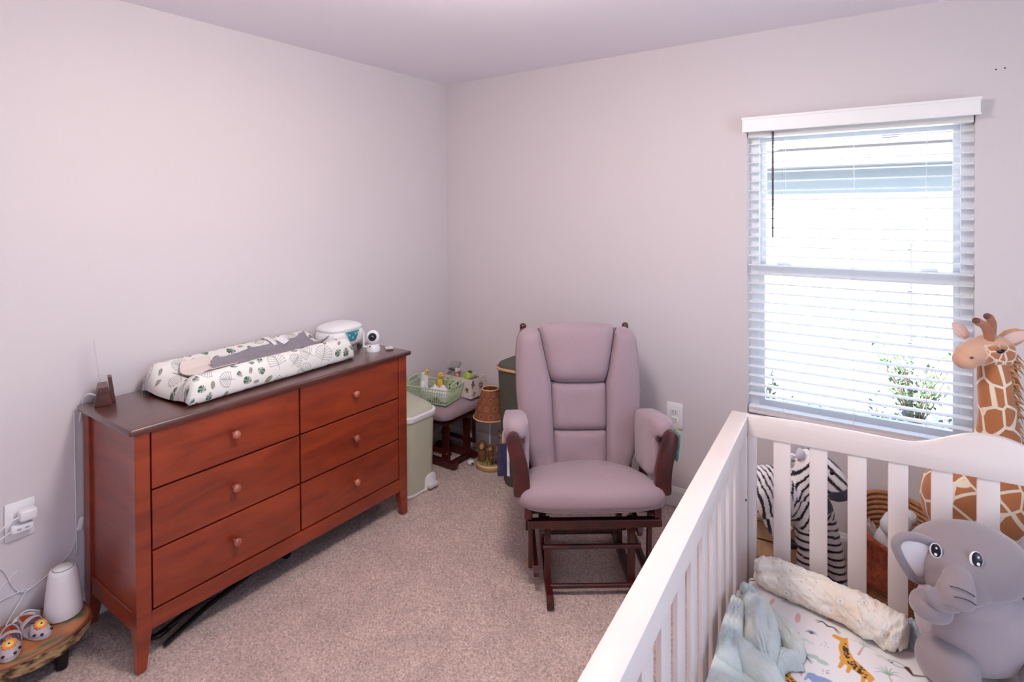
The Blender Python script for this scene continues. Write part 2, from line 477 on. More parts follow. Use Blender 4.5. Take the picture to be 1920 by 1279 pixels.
bm = bmesh.new(); box(bm, (OX0 - 0.0, 2.893, 0.527), (OX1 + 0.0, 2.98, OZ0 + 0.006), 0.005)
obj('window_sill', bm, mat('marble_sill', (226, 228, 236), 0.25, var=0.03, scale=9), win)

win2 = bpy.data.objects.new('window_2', None); COL.objects.link(win2); struct(win2)
bm = bmesh.new(); x0, x1 = WX1 + 0.06, WX1 + 0.12
box(bm, (x0, RY0, RZ0), (x1, RY0 + 0.05, RZ1)); box(bm, (x0, RY1 - 0.05, RZ0), (x1, RY1, RZ1))
box(bm, (x0, RY0 + 0.05, RZ0), (x1, RY1 - 0.05, RZ0 + 0.05)); box(bm, (x0, RY0 + 0.05, RZ1 - 0.05), (x1, RY1 - 0.05, RZ1))
obj('window_frame', bm, M_VINYL, win2)
obj('pane', newbox((WX1 + 0.088, RY0 + 0.048, RZ0 + 0.048), (WX1 + 0.092, RY1 - 0.048, RZ1 - 0.048)), M_GLASS, win2)
obj('window_sill', newbox((WX1 - 0.02, RY0, RZ0 - 0.02), (WX1 + 0.06, RY1, RZ0 + 0.004), 0.004), M_TRIM, win2)
def portal(name, loc, rot, sx, sy):
    d = bpy.data.lights.new(name, 'AREA'); d.shape = 'RECTANGLE'; d.size = sx; d.size_y = sy; d.cycles.is_portal = True
    o = bpy.data.objects.new(name, d); COL.objects.link(o); o.location = loc; o.rotation_euler = rot
portal('window_1_portal', ((OX0 + OX1) / 2, 3.10, (OZ0 + OZ1) / 2), (-PI / 2, 0, 0), OX1 - OX0, OZ1 - OZ0)
portal('window_2_portal', (WX1 + 0.16, (RY0 + RY1) / 2, (RZ0 + RZ1) / 2), (0, PI / 2, 0), RZ1 - RZ0, RY1 - RY0)
# ------------------------------------------------------------------ window blind
bl = thing('window_blind', 'white horizontal slatted blind lowered over the window, slats open', 'blind', (-0.223, 2.945, 0.56))
bx0, bx1 = -0.424, 0.424
slat_me = None
def slat_mesh():
    bm = bmesh.new()
    prof = [(-0.0245, 0.0), (-0.012, 0.0022), (0.0, 0.003), (0.012, 0.0022), (0.0245, 0.0), (0.0245, -0.0022), (0.012, 0.0), (0, 0.0008), (-0.012, 0.0), (-0.0245, -0.0022)]
    prism(bm, prof, bx0, bx1, 'x'); m = bpy.data.meshes.new('slat'); bm.to_mesh(m); bm.free(); m.materials.append(M_BLIND); return m
slat_me = slat_mesh()
for i in range(28):
    o = obj('slat', slat_me, None, bl); o.location = (0, 0, 1.854 - 0.0446 * i - 0.56); o.rotation_euler = (math.radians(random.uniform(-1.5, 1.5)), 0, 0)
o = obj('bottom_rail', newbox((bx0, -0.026, 0.0), (bx1, 0.026, 0.018), 0.004), mat('bottom_rail_white', (232, 218, 220), 0.45), bl)
for k in range(3):
    s = obj('stacked_slat', slat_me, None, bl); s.location = (0, 0, 0.0215 + 0.0045 * k)
for cx_ in (-0.268, 0.012, 0.274):
    for dy in (-0.027, 0.027):
        bm = bmesh.new(); tube(bm, [(cx_, dy, 0.015), (cx_, dy, 1.34)], 0.0008, 6); obj('ladder_cord', bm, M_CABLE, bl)
bm = bmesh.new(); prism(bm, [(-0.435, 1.346), (0.440, 1.346), (0.440, 1.412), (-0.435, 1.412)], -0.095, -0.082, 'y')
box(bm, (-0.439, -0.098, 1.402), (0.445, -0.03, 1.414), 0.002); box(bm, (-0.437, -0.097, 1.345), (0.443, -0.082, 1.352), 0.001)
box(bm, (-0.435, -0.083, 1.346), (-0.425, -0.03, 1.412)); box(bm, (0.430, -0.083, 1.346), (0.440, -0.03, 1.412))
obj('valance', bm, M_BLIND, bl)
obj('headrail', newbox((bx0, -0.028, 1.325), (bx1, 0.028, 1.366), 0.002), M_BLIND, bl)
bm = bmesh.new(); tube(bm, [(-0.312, -0.04, 0.851), (-0.312, -0.04, 1.345)], 0.0045, 6)
obj('tilt_wand', bm, mat('wand_grey', (64, 60, 74), 0.4), bl)

# ------------------------------------------------------------------ outside
M_GRASS = mat('shaded_gravel_lawn', (160, 166, 170), 0.95, var=0.12, scale=14, bump=0.3, bscale=60, bdist=0.02)
M_STUCCO = mat('stucco_white', (240, 238, 234), 0.9, var=0.02, scale=3, bump=0.15, bscale=50)
struct(obj('ground', newbox((-22, 3.07, -0.42), (20, 16, -0.30)), M_GRASS))
struct(obj('ground_side', newbox((WX1 + 0.16, -12, -0.42), (20, 3.07, -0.30)), M_GRASS))
bm = bmesh.new()
prism(bm, [(-1.6, 3.6), (3.35, 2.52), (3.35, 2.40), (-1.6, 2.50)], WX0 - 6, WX1 + 0.4, 'x')  # unseen roof slab over the room, raised to cast shade on the ground
struct(obj('roof', bm, mat('unseen_own_roof', (150, 140, 132), 0.9)))  # unseen slab, shaped to shade the ground outside
nh = thing('neighbour_house', 'white house with low eave and shingled roof seen through the window', 'house', (0, 8.1, -0.32))
obj('house_wall', newbox((-14, 0, 0), (12, 0.2, 2.4)), M_STUCCO, nh)
M_SOF = mat('soffit_grey', (120, 124, 132), 0.7)
obj('soffit', newbox((-14.3, -0.40, 2.36), (12.3, 0.02, 2.40)), M_SOF, nh)
obj('fascia', newbox((-14.3, -0.43, 2.36), (12.3, -0.40, 2.53)), mat('fascia_tan', (138, 138, 134), 0.7), nh)
obj('soffit_shade_band', newbox((-14.0, -0.02, 2.04), (12.0, 0.0, 2.36)), mat('shade_band_blue', (140, 149, 158), 0.7), nh)  # added strip, coloured as the soffit's shade on the white wall
def shingles():
    m, N, L, b = newmat('roof_shingles')
    tc = N.new('ShaderNodeTexCoord'); mp = N.new('ShaderNodeMapping'); mp.inputs['Rotation'].default_value = (0, 0, 0)
    br = N.new('ShaderNodeTexBrick'); br.inputs['Scale'].default_value = 3.4; br.inputs['Mortar Size'].default_value = 0.02
    br.inputs['Color1'].default_value = (*lin((112, 108, 106)), 1); br.inputs['Color2'].default_value = (*lin((94, 91, 92)), 1); br.inputs['Mortar'].default_value = (*lin((70, 68, 74)), 1)
    L.new(tc.outputs['Object'], br.inputs['Vector']); L.new(br.outputs[0], b.inputs['Base Color']); b.inputs['Roughness'].default_value = 0.9
    return m
rf = obj('roof', newbox((-14.3, 0, -0.05), (12.3, 5.2, 0)), shingles(), nh); rf.location = (0, -0.45, 2.58); rf.rotation_euler = (math.radians(22), 0, 0)
vent = obj('roof_vent', newbox((-0.10, 0.2, 0.0), (0.06, 0.34, 0.05), 0.01), mat('vent_grey', (52, 54, 66), 0.6), rf); vent.location = (-0.19, 0.02, 0)
bm = bmesh.new(); tube(bm, [(-0.018, -0.06, 0.02), (-0.018, -0.06, 1.45)], 0.022, 8)
for z in (0.3, 0.9, 1.38): box(bm, (-0.045, -0.09, z), (0.009, 0.0, z + 0.02))
obj('standpipe', bm, mat('pipe_grey', (98, 98, 124), 0.6), nh)

M_LEAF = mat('shrub_leaf', (72, 110, 66), 0.5, var=0.25, scale=12)
M_LEAF2 = mat('shrub_leaf_blue', (84, 106, 118), 0.5, var=0.25, scale=12)
M_STEM = mat('shrub_stem', (120, 100, 84), 0.8)
def shrub(name, label, x, y, h, spread, nbr, nleaf, m, seed):
    rr = random.Random(seed)
    t = thing(name, label, 'shrub', (x, y, -0.305), 0, 'shrubs outside the window')
    bs = bmesh.new(); bl_ = bmesh.new()
    for i in range(nbr):
        a = rr.uniform(0, 2 * PI); s = rr.uniform(0.3, 1) * spread; hh = h * rr.uniform(0.55, 1)
        tip = Vector((math.cos(a) * s, math.sin(a) * s, hh))
        pts = [Vector((0, 0, 0)), tip * 0.5 + Vector((0, 0, hh * 0.1)), tip]
        tube(bs, pts, [0.008, 0.005, 0.002], 5)
        for k in range(nleaf):
            f = rr.uniform(0.3, 1.0); p = tip * f + Vector((rr.uniform(-.05, .05), rr.uniform(-.05, .05), rr.uniform(-.03, .05)))
            d = Vector((rr.uniform(-1, 1), rr.uniform(-1, 1), rr.uniform(-.2, 1))).normalized(); w = d.cross(Vector((0, 0, 1))).normalized() * 0.016
            l = rr.uniform(0.045, 0.08)
            v = [bl_.verts.new(p), bl_.verts.new(p + d * l * 0.5 + w + Vector((0, 0, 0.006))), bl_.verts.new(p + d * l), bl_.verts.new(p + d * l * 0.5 - w + Vector((0, 0, 0.006)))]
            bl_.faces.new((v[0], v[1], v[2])); bl_.faces.new((v[0], v[2], v[3]))
    obj('branches', bs, M_STEM, t); f = obj('foliage', bl_, m, t); f['kind'] = 'stuff'
shrub('leafy_shrub', 'largest leafy green shrub outside the window, right of centre', 0.02, 5.7, 0.72, 0.30, 30, 12, M_LEAF, 1)
shrub('leafy_shrub', 'low bluish shrub at the foot of the largest shrub outside', -0.16, 5.25, 0.34, 0.18, 16, 9, M_LEAF2, 2)
shrub('leafy_shrub', 'small green sprig outside the lower left corner of the window', -1.06, 5.4, 0.42, 0.12, 8, 7, M_LEAF, 3)
shrub('leafy_shrub', 'tiny pale sprig outside between the two larger window shrubs', -0.72, 5.35, 0.20, 0.14, 8, 7, M_LEAF, 4)
shrub('leafy_shrub', 'low pale green plant outside the lower right window corner', 0.36, 5.25, 0.26, 0.20, 14, 8, M_LEAF, 5)

# ------------------------------------------------------------------ ceiling light (behind the field of view)
cl = thing('ceiling_light', 'round flush ceiling light with frosted glass bowl', 'ceiling light', (-0.92, 1.15, WH))
bm = bmesh.new(); lathe(bm, [(0, 0), (0.17, 0), (0.17, -0.02), (0.155, -0.025), (0, -0.025)], 40); obj('base_ring', bm, M_WHITE, cl, 40)
M_BOWL, N, L, b = newmat('frosted_bowl'); b.inputs['Base Color'].default_value = (0.9, 0.88, 0.85, 1)
b.inputs['Emission Color'].default_value = (1, 0.93, 0.86, 1); b.inputs['Emission Strength'].default_value = 3.0
bm = bmesh.new(); lathe(bm, [(0.15, -0.026), (0.14, -0.055), (0.10, -0.082), (0.05, -0.093), (0, -0.096)], 40, cap=False); obj('glass_bowl', bm, M_BOWL, cl, True)
ld = bpy.data.lights.new('ceiling_lamp', 'POINT'); ld.shadow_soft_size = 0.14; ld.energy = CEILING_LAMP_W; ld.color = (1.0, 0.90, 0.84)
lo_ = bpy.data.objects.new('ceiling_lamp', ld); COL.objects.link(lo_); lo_.parent = cl; lo_.location = (0, 0, -0.25)
ld2 = bpy.data.lights.new('ceiling_lamp_bowl', 'AREA'); ld2.shape = 'DISK'; ld2.size = 0.30; ld2.energy = CEILING_DOWN_W; ld2.color = ld.color
lo2_ = bpy.data.objects.new('ceiling_lamp_bowl', ld2); COL.objects.link(lo2_); lo2_.parent = cl; lo2_.location = (0, 0, -0.10)

# ================================================================== DRESSER
dr = thing('dresser', 'reddish cherry wood dresser with six drawers against the left wall', 'dresser', (-2.552, 0.835, 0))
DX = 0.437                      # front face of the legs
def leg_mesh(y0, y1, inner, x0, x1, xin):
    """full-height corner post that tapers below the rail; inner: +1 tapers from its +y side"""
    bm = bmesh.new()
    ring = []
    for z, s in ((0.0, 0.62), (0.13, 1.0), (0.806, 1.0)):
        ya, yb = (y0, y0 + (y1 - y0) * s) if inner > 0 else (y1 - (y1 - y0) * s, y1)
        xa, xb = (x1 - (x1 - x0) * s, x1) if xin < 0 else (x0, x0 + (x1 - x0) * s)
        ring.append([bm.verts.new(p) for p in ((xa, ya, z), (xb, ya, z), (xb, yb, z), (xa, yb, z))])
    for a, b in zip(ring[:-1], ring[1:]):
        for k in range(4): bm.faces.new((a[k], a[(k + 1) % 4], b[(k + 1) % 4], b[k]))
    bm.faces.new(list(reversed(ring[0]))); bm.faces.new(ring[-1])
    bmesh.ops.bevel(bm, geom=[e for e in bm.edges], offset=0.002, segments=1, affect='EDGES')
    return bm
obj('leg', leg_mesh(0, 0.047, 1, DX - 0.045, DX, -1), M_DRESS, dr)
obj('leg', leg_mesh(1.197, 1.249, -1, DX - 0.045, DX, -1), M_DRESS, dr)
obj('leg', leg_mesh(0, 0.047, 1, 0.0, 0.05, 1), M_DRESS, dr)
obj('leg', leg_mesh(1.197, 1.249, -1, 0.0, 0.05, 1), M_DRESS, dr)
for ya, yb in ((0.010, 0.022), (1.227, 1.239)):
    obj('side_panel', newbox((0.05, ya, 0.13), (DX - 0.045, yb, 0.806)), M_DRESS, dr)
for ya, yb in ((0.003, 0.026), (1.223, 1.246)):
    obj('side_rail', newbox((0.05, ya, 0.125), (DX - 0.045, yb, 0.192), 0.002), M_DRESS, dr)
obj('back_panel', newbox((0.004, 0.047, 0.13), (0.012, 1.197, 0.806)), M_DARKGAP, dr)
obj('bottom_panel', newbox((0.012, 0.022, 0.185), (DX - 0.03, 1.227, 0.195)), M_DARKGAP, dr)
obj('inner_core', newbox((0.02, 0.05, 0.196), (DX - 0.025, 1.195, 0.8)), M_DARKGAP, dr)
obj('front_rail', newbox((DX - 0.028, 0.047, 0.126), (DX - 0.002, 1.197, 0.187), 0.0025), M_DRESS, dr)
obj('top_rail', newbox((DX - 0.028, 0.047, 0.797), (DX - 0.004, 1.197, 0.806)), M_DRESS, dr)
bm = newbox((0.0, -0.020, 0.806), (0.452, 1.269, 0.828), 0.006, 3)
obj('dresser_top', bm, M_DRESS_TOP, dr, 40)
rows = ((0.603, 0.796), (0.395, 0.596), (0.193, 0.388))
for (ya, yb) in ((0.053, 0.625), (0.633, 1.193)):
    for za, zb in rows:
        d = obj('drawer', newbox((DX - 0.022, ya, za), (DX - 0.004, yb, zb), 0.002), M_DRESS, dr)
        ky, kz = (ya + yb) / 2, (za + zb) / 2 + 0.0
        bm = bmesh.new()
        lathe(bm, [(0.0065, 0), (0.006, 0.010), (0.0095, 0.014), (0.0155, 0.019), (0.0165, 0.024), (0.014, 0.030), (0.008, 0.033), (0, 0.034)], 20, T(DX - 0.004, ky, kz) @ Matrix.Rotation(PI / 2, 4, 'Y'))
        obj('knob', bm, M_KNOB, d, 50)

# ------------------------------------------------------------------ changing pad on the dresser
def changing_pad():
    Lp, Wp = 0.80, 0.36
    nu, nv = 330, 560
    # cross-section (w, h): closed loop from front bottom over the top to the back bottom
    ctrl = [(0.03, 0.0), (0.006, 0.012), (0.0, 0.045), (0.008, 0.085), (0.035, 0.106), (0.07, 0.098), (0.11, 0.066), (0.18, 0.050), (0.25, 0.066), (0.29, 0.10), (0.325, 0.112), (0.352, 0.092), (0.36, 0.05), (0.354, 0.012), (0.33, 0.0)]
    cs = np.array(smooth_path([(a, b, 0) for a, b in ctrl], 24))[:, :2]
    seg = np.r_[0, np.cumsum(np.linalg.norm(np.diff(cs, axis=0), axis=1))]
    s = np.linspace(0, seg[-1], nu)
    w = np.interp(s, seg, cs[:, 0]); h = np.interp(s, seg, cs[:, 1])
    l = np.linspace(0, Lp, nv)
    Wg, Lg = np.meshgrid(w, l); Hg, _ = np.meshgrid(h, l); Sg, _ = np.meshgrid(s, l)
    # both ends: the outer shell closes down; low end walls
    e0 = np.clip(Lg / 0.05, 0, 1); e1 = np.clip((Lp - Lg) / 0.05, 0, 1)
    rnd = np.sqrt(1 - (1 - e0) ** 2) * np.sqrt(1 - (1 - e1) ** 2)
    mid = np.clip(1 - np.abs(Wg - 0.18) / 0.13, 0, 1); mid = mid * mid * (3 - 2 * mid)
    lip = np.exp(-((Lg - 0.055) / 0.035) ** 2) + np.exp(-((Lp - 0.055 - Lg) / 0.035) ** 2)
    Hn = Hg + mid * lip * 0.026
    wr = fbm(Wg, Lg, 21, 3, 14.0) * 0.0022 + fbm(Lg, Sg, 33, 2, 30.0) * 0.0012
    Hn = np.where(Hg > 0.004, Hn + wr, Hn)
    shrink = 0.90 + 0.10 * rnd
    Wn = 0.18 + (Wg - 0.18) * shrink
    Hn = Hn * (0.15 + 0.85 * rnd)
    P = np.stack([Wn, Lg, Hn], -1)
    me = grid_mesh('pad', P)
    # printed leaves, laid out on the unrolled cover
    pa = Paint(np.stack([Sg.ravel(), Lg.ravel()], -1), (234, 231, 227), 0.0022)
    smax = s[-1]; rr = random.Random(4)
    def monstera(c, r, a, col):
        pa.ellipse(c, r, r * 0.82, a, col)
        for k in range(-3, 4):
            if k == 0: continue
            t = a + k * 0.5 + (0 if abs(k) < 3 else 0.2 * np.sign(k)); p1 = (c[0] + math.cos(t) * r * 1.05, c[1] + math.sin(t) * r * 1.05); p0 = (c[0] + math.cos(t) * r * 0.42, c[1] + math.sin(t) * r * 0.42)
            pa.stroke([p0, p1], 0.0008, 0.0030, (234, 231, 227))
        pa.stroke([(c[0] - math.cos(a) * r * 0.7, c[1] - math.sin(a) * r * 0.7), (c[0] + math.cos(a) * r * 0.8, c[1] + math.sin(a) * r * 0.8)], 0.0012, 0.0008, (206, 212, 200))
        pa.ellipse((c[0] - math.cos(a) * r, c[1] - math.sin(a) * r), r * 0.3, r * 0.16, a + PI / 2, (234, 231, 227))
    def lineleaf(c, r, a, col, op):
        for k in range(-6, 7):
            t = a + k * 0.32
            p1 = (c[0] + math.cos(t) * r, c[1] + math.sin(t) * r); p0 = (c[0] - math.cos(a) * r * 0.5 + math.cos(a) * r * 1.1 * max(0, 1 - abs(k) / 6), c[1] - math.sin(a) * r * 0.5 + math.sin(a) * r * 1.1 * max(0, 1 - abs(k) / 6))
            pa.stroke([p0, p1], 0.0011, 0.0009, col, op)
            t2 = t + 0.16; p2 = (c[0] + math.cos(t2) * r * 0.93, c[1] + math.sin(t2) * r * 0.93); pa.stroke([p1, p2], 0.0011, 0.0011, col, op)
        pa.stroke([(c[0] - math.cos(a) * r, c[1] - math.sin(a) * r), (c[0] + math.cos(a) * r * 0.8, c[1] + math.sin(a) * r * 0.8)], 0.0009, 0.0009, col, op)
    spots = []
    for _ in range(4000):
        c = (rr.uniform(0, smax), rr.uniform(0.0, Lp)); big = rr.random() < 0.5
        r = rr.uniform(0.028, 0.046) if big else rr.uniform(0.013, 0.021)
        if all((c[0] - q[0]) ** 2 + (c[1] - q[1]) ** 2 > (r + q[2] + 0.004) ** 2 for q in spots):
            spots.append((*c, r, big))
        if len(spots) > 170: break
    for x, y, r, big in spots:
        a = rr.uniform(0, 2 * PI)
        if big: lineleaf((x, y), r, a, (118, 122, 120), 0.9)
        elif rr.random() < 0.68: monstera((x, y), r, a, rr.choice([(58, 92, 74), (66, 104, 82), (74, 98, 84)]))
        else: pa.ellipse((x, y), r, r * 0.5, a, (134, 130, 112)); pa.stroke([(x - math.cos(a) * r, y - math.sin(a) * r), (x + math.cos(a) * r, y + math.sin(a) * r)], 0.0008, 0.0008, (210, 206, 190))
    set_color(me, pa.c)
    return me
PADLOC, PADROT = (-2.150, 1.035, 0.829), math.radians(3.7)
# local x = across towards the wall, y = along: rotate so that x points to -X
pad = thing('changing_pad', 'white contoured changing pad with green leaf print on the dresser', 'changing pad', PADLOC, PADROT)
M_PAD = mat('pad_cover', (240, 236, 228), 0.85, attr='col', bump=0.2, bscale=700)
pc = changing_pad()
co = verts(pc); co[:, 0] *= -1; pc.vertices.foreach_set('co', co.reshape(-1)); pc.flip_normals(); pc.update()
obj('pad_cover', pc, M_PAD, pad)
bm = bmesh.new()
tube(bm, smooth_path([(-0.345, 0.53, 0.104), (-0.325, 0.535, 0.119), (-0.29, 0.545, 0.108), (-0.26, 0.55, 0.090)], 6), 0.016, 8, flat=0.14)
obj('safety_strap', bm, mat('strap_white', (232, 230, 226), 0.8), pad, True)
bm = newbox((-0.295, 0.57, 0.098), (-0.245, 0.61, 0.106), 0.003, 2, T(-0.27, 0.59, 0.102) @ Matrix.Rotation(0.55, 4, 'Y') @ Matrix.Rotation(0.4, 4, 'Z') @ T(0.27, -0.59, -0.102))
obj('strap_buckle', bm, M_WHITE, pad, 40)

# grey towelling liner draped in the hollow of the pad
def liner():
    nu, nv = 90, 150
    u = np.linspace(0.085, 0.275, nu); v = np.linspace(0.21, 0.715, nv)
    U, V = np.meshgrid(u, v)
    hollow = np.interp(U, [0.0, 0.07, 0.11, 0.18, 0.25, 0.29, 0.325], [0.09, 0.098, 0.066, 0.050, 0.066, 0.10, 0.112])
    end = np.clip((V - 0.66) / 0.07, 0, 1) * 0.03
    H = hollow + 0.006 + end + fbm(U, V, 5, 4, 16) * 0.006 + fbm(U, V, 8, 2, 60) * 0.002
    edge = fbm(V, V * 0, 40, 2, 9.0)
    U2 = U + (U - 0.18) * 0.12 * edge - 0.03 * np.clip((0.42 - V) / 0.2, 0, 1) * (U - 0.12) / 0.1
    top = np.stack([-U2, V + 0.02 * fbm(U, U * 0, 50, 2, 12), H + 0.003], -1)
    me = grid_mesh('liner', top); return me
ln = thing('pad_liner', 'wrinkled grey towelling liner lying in the changing pad', 'cloth', PADLOC, PADROT)
lo2 = obj('towelling', liner(), mat('grey_towelling', (150, 144, 152), 0.95, var=0.12, scale=160, bump=0.6, bscale=500), ln)
sm = lo2.modifiers.new('thick', 'SOLIDIFY'); sm.thickness = 0.003; sm.offset = -1
# white fold-over cloth at the head end
def headcloth():
    U, V = np.meshgrid(np.linspace(0.075, 0.285, 60), np.linspace(0.075, 0.235, 50))
    hollow = np.interp(U, [0.0, 0.07, 0.11, 0.18, 0.25, 0.29, 0.325], [0.09, 0.098, 0.066, 0.050, 0.066, 0.10, 0.112])
    m_ = 1 - np.abs(U - 0.18) / 0.13
    lipz = np.exp(-((V - 0.055) / 0.035) ** 2) * 0.026 * np.clip(m_, 0, 1)
    H = hollow + lipz + 0.010 + 0.002 * fbm(U, V, 9, 3, 12)
    V2 = V + 0.05 * ((U - 0.18) / 0.105) ** 2 * np.clip((0.15 - V) / 0.08, 0, 1)
    return grid_mesh('headcloth', np.stack([-U, V2, H], -1))
hc = obj('burp_cloth', headcloth(), mat('cream_cloth', (226, 214, 208), 0.9, bump=0.2, bscale=300))
hc.location = PADLOC; hc.rotation_euler = (0, 0, PADROT)
tag(hc, 'plain cream cloth at the near end of the changing pad', 'cloth')
sm = hc.modifiers.new('thick', 'SOLIDIFY'); sm.thickness = 0.002; sm.offset = -1

# ------------------------------------------------------------------ wipe warmer
ww = thing('wipe_warmer', 'white rounded wipe warmer with teal window behind the changing pad', 'wipe warmer', (-2.452, 1.935, 0.828), math.radians(4))
bm = bmesh.new(); superell(bm, (0, 0, 0.062), (0.095, 0.115, 0.055), 3.6, 36, 18, nz=3.0); obj('body', bm, M_WHITE, ww, True)
bm = bmesh.new(); superell(bm, (0, 0, 0.108), (0.090, 0.110, 0.032), 3.2, 36, 14, nz=2.2); obj('lid', bm, M_WHITE, ww, True)
M_RUB = mat('rubber_grey', (80, 78, 82), 0.7)
for fx in (-0.06, 0.06):
    for fy in (-0.08, 0.08): bm = bmesh.new(); lathe(bm, [(0, 0), (0.012, 0), (0.012, 0.012), (0, 0.012)], 12, T(fx, fy, 0.0)); obj('foot', bm, M_RUB, ww)
def teal_mesh():
    U, V = np.meshgrid(np.linspace(-0.048, 0.048, 60), np.linspace(0.048, 0.098, 30))
    half = 0.018 + 0.030 * (V - 0.048) / 0.05
    Y = U / 0.048 * half
    X = 0.0955 + 0 * U
    X = 0.0975 - 0.25 * (np.abs(Y) / 0.115) ** 3.6 * 0.0955 - 0.012 * np.clip((V - 0.075) / 0.04, 0, 1) ** 2
    me = grid_mesh('teal', np.stack([X, Y, V], -1)); p = Paint(np.stack([Y.ravel(), V.ravel()], -1), (52, 132, 146), 0.0015)
    for c, a in (((-0.02, 0.085), 2.2), ((0.015, 0.088), 1.0), ((0.0, 0.072), 1.6), ((0.03, 0.09), 0.7), ((-0.035, 0.092), 2.5)):
        for k in (-0.6, -0.2, 0.2, 0.6): p.stroke([c, (c[0] + math.cos(a + k) * 0.016, c[1] - math.sin(a + k) * 0.016)], 0.0012, 0.0004, (176, 224, 228))
    set_color(me, p.c); return me
obj('teal_window', teal_mesh(), mat('teal_print', (52, 132, 146), 0.3, attr='col'), ww)

# ------------------------------------------------------------------ baby monitor camera
mc = thing('baby_monitor', 'small white ball-shaped baby monitor camera with antenna on the dresser', 'camera', (-2.258, 1.990, 0.828), math.radians(-48))
bm = bmesh.new(); lathe(bm, [(0, 0), (0.036, 0), (0.037, 0.006), (0.033, 0.022), (0.028, 0.034), (0, 0.036)], 32); obj('base', bm, M_WHITE, mc, 40)
bm = bmesh.new(); superell(bm, (0, 0, 0.068), (0.034, 0.034, 0.038), 2.2, 32, 20); obj('head', bm, M_WHITE, mc, True)
bm = bmesh.new(); lathe(bm, [(0, 0.034), (0.019, 0.033), (0.0205, 0.030), (0.0205, 0.022), (0, 0.022)], 28, T(0, 0, 0.072) @ Matrix.Rotation(math.radians(80), 4, 'Y')); ln_ = obj('lens_ring', bm, M_BLACK, mc, 40)
bm = bmesh.new(); lathe(bm, [(0, 0.0385), (0.006, 0.0375), (0.010, 0.035), (0.011, 0.033), (0, 0.033)], 20, T(0, 0, 0.072) @ Matrix.Rotation(math.radians(80), 4, 'Y')); obj('lens', bm, mat('lens_glass', (40, 40, 60), 0.05, coat=1.0), ln_, True)
bm = bmesh.new(); tube(bm, [(0.0, -0.046, 0.018), (0.0, -0.047, 0.095)], 0.0048, 10); tube(bm, [(0, -0.03, 0.022), (0, -0.046, 0.022)], 0.006, 8); obj('antenna', bm, M_WHITE, mc, 40)
bm = bmesh.new(); tube(bm, [(0.0325, -0.012, 0.03), (0.0345, -0.012, 0.03)], 0.004, 10); obj('sensor', bm, M_BLACK, mc)
card = thing('card', 'small white paper card with pink print behind the baby monitor', 'card', (-2.215, 2.062, 0.829), math.radians(-30))
def card_mesh():
    U, V = np.meshgrid(np.linspace(-0.026, 0.026, 70), np.linspace(-0.018, 0.018, 50))
    me = grid_mesh('card', np.stack([U, V, 0.004 + 0.02 * U * 0 + 0.003 * (U / 0.026) ** 2], -1)); p = Paint(np.stack([U.ravel(), V.ravel()], -1), (238, 230, 232), 0.001)
    for k, y in enumerate((0.009, 0.002, -0.005, -0.011)): p.stroke([(-0.018, y), (0.012 - 0.006 * (k % 2), y)], 0.0010, 0.0010, (214, 150, 160))
    set_color(me, p.c); return me
c_ = obj('paper', card_mesh(), mat('card_print', (238, 230, 232), 0.6, attr='col'), card)
c_.modifiers.new('t', 'SOLIDIFY').thickness = 0.0008

# ------------------------------------------------------------------ night light with acrylic plate
nl = thing('night_light', 'wooden night light base with clear acrylic plate on dresser corner', 'night light', (-2.458, 0.868, 0.828), math.radians(72))
bm = bmesh.new(); prism(bm, [(-0.028, 0), (0.028, 0), (0.015, 0.070), (-0.015, 0.070)], -0.008, 0.080, 'y', 0.0015)
M_NLW = wood('walnut', (58, 26, 20), (112, 58, 44), 0.3, (3, 3, 10)); obj('base', bm, M_NLW, nl)
bm = bmesh.new(); prism(bm, [(0.026, 0.0), (0.040, 0.0), (0.028, 0.096), (0.015, 0.096)], 0.030, 0.072, 'y', 0.001); obj('rear_block', bm, M_NLW, nl)
M_ACR, N, L, b = newmat('clear_acrylic'); N.remove(b)
tr = N.new('ShaderNodeBsdfTransparent'); gl = N.new('ShaderNodeBsdfGlossy'); gl.inputs['Roughness'].default_value = 0.05; ms = N.new('ShaderNodeMixShader'); ms.inputs[0].default_value = 0.07
tr.inputs[0].default_value = (0.96, 0.96, 0.98, 1)
L.new(tr.outputs[0], ms.inputs[1]); L.new(gl.outputs[0], ms.inputs[2]); L.new(ms.outputs[0], N['Material Output'].inputs[0])
bm = bmesh.new(); prism(bm, [(-0.002, 0.06), (0.002, 0.06), (0.002, 0.235), (-0.002, 0.235)], 0.0, 0.075, 'y'); pl_ = obj('acrylic_plate', bm, M_ACR, nl); pl_.rotation_euler = (0, math.radians(-6), 0)

# ================================================================== OUTLETS, CABLES, LEFT CORNER
def outlet_plate(name, label, loc, rz):
    t = thing(name, label, 'outlet', loc, rz)          # local: x = width, -y = out of the wall
    obj('cover_plate', newbox((-0.042, -0.007, -0.066), (0.042, 0.0, 0.066), 0.004), M_WHITE, t, 40)
    for dz in (0.021, -0.021):
        bm = bmesh.new(); superell(bm, (0, -0.007, dz), (0.018, 0.0035, 0.0155), 4, 24, 10); r = obj('receptacle', bm, mat('receptacle_white', (232, 228, 232), 0.4), t, True)
        bm = bmesh.new()
        box(bm, (-0.0075, -0.0112, dz - 0.002), (-0.0055, -0.0100, dz + 0.007)); obj('slot', bm, M_BLACK, r)
        bm = bmesh.new()
        box(bm, (0.0055, -0.0112, dz - 0.002), (0.0075, -0.0100, dz + 0.006)); obj('slot', bm, M_BLACK, r)
    bm = bmesh.new(); lathe(bm, [(0, 0.0085), (0.0025, 0.008), (0.003, 0.007)], 10, Matrix.Rotation(PI / 2, 4, 'X')); obj('screw', bm, M_WHITE, t)
    return t
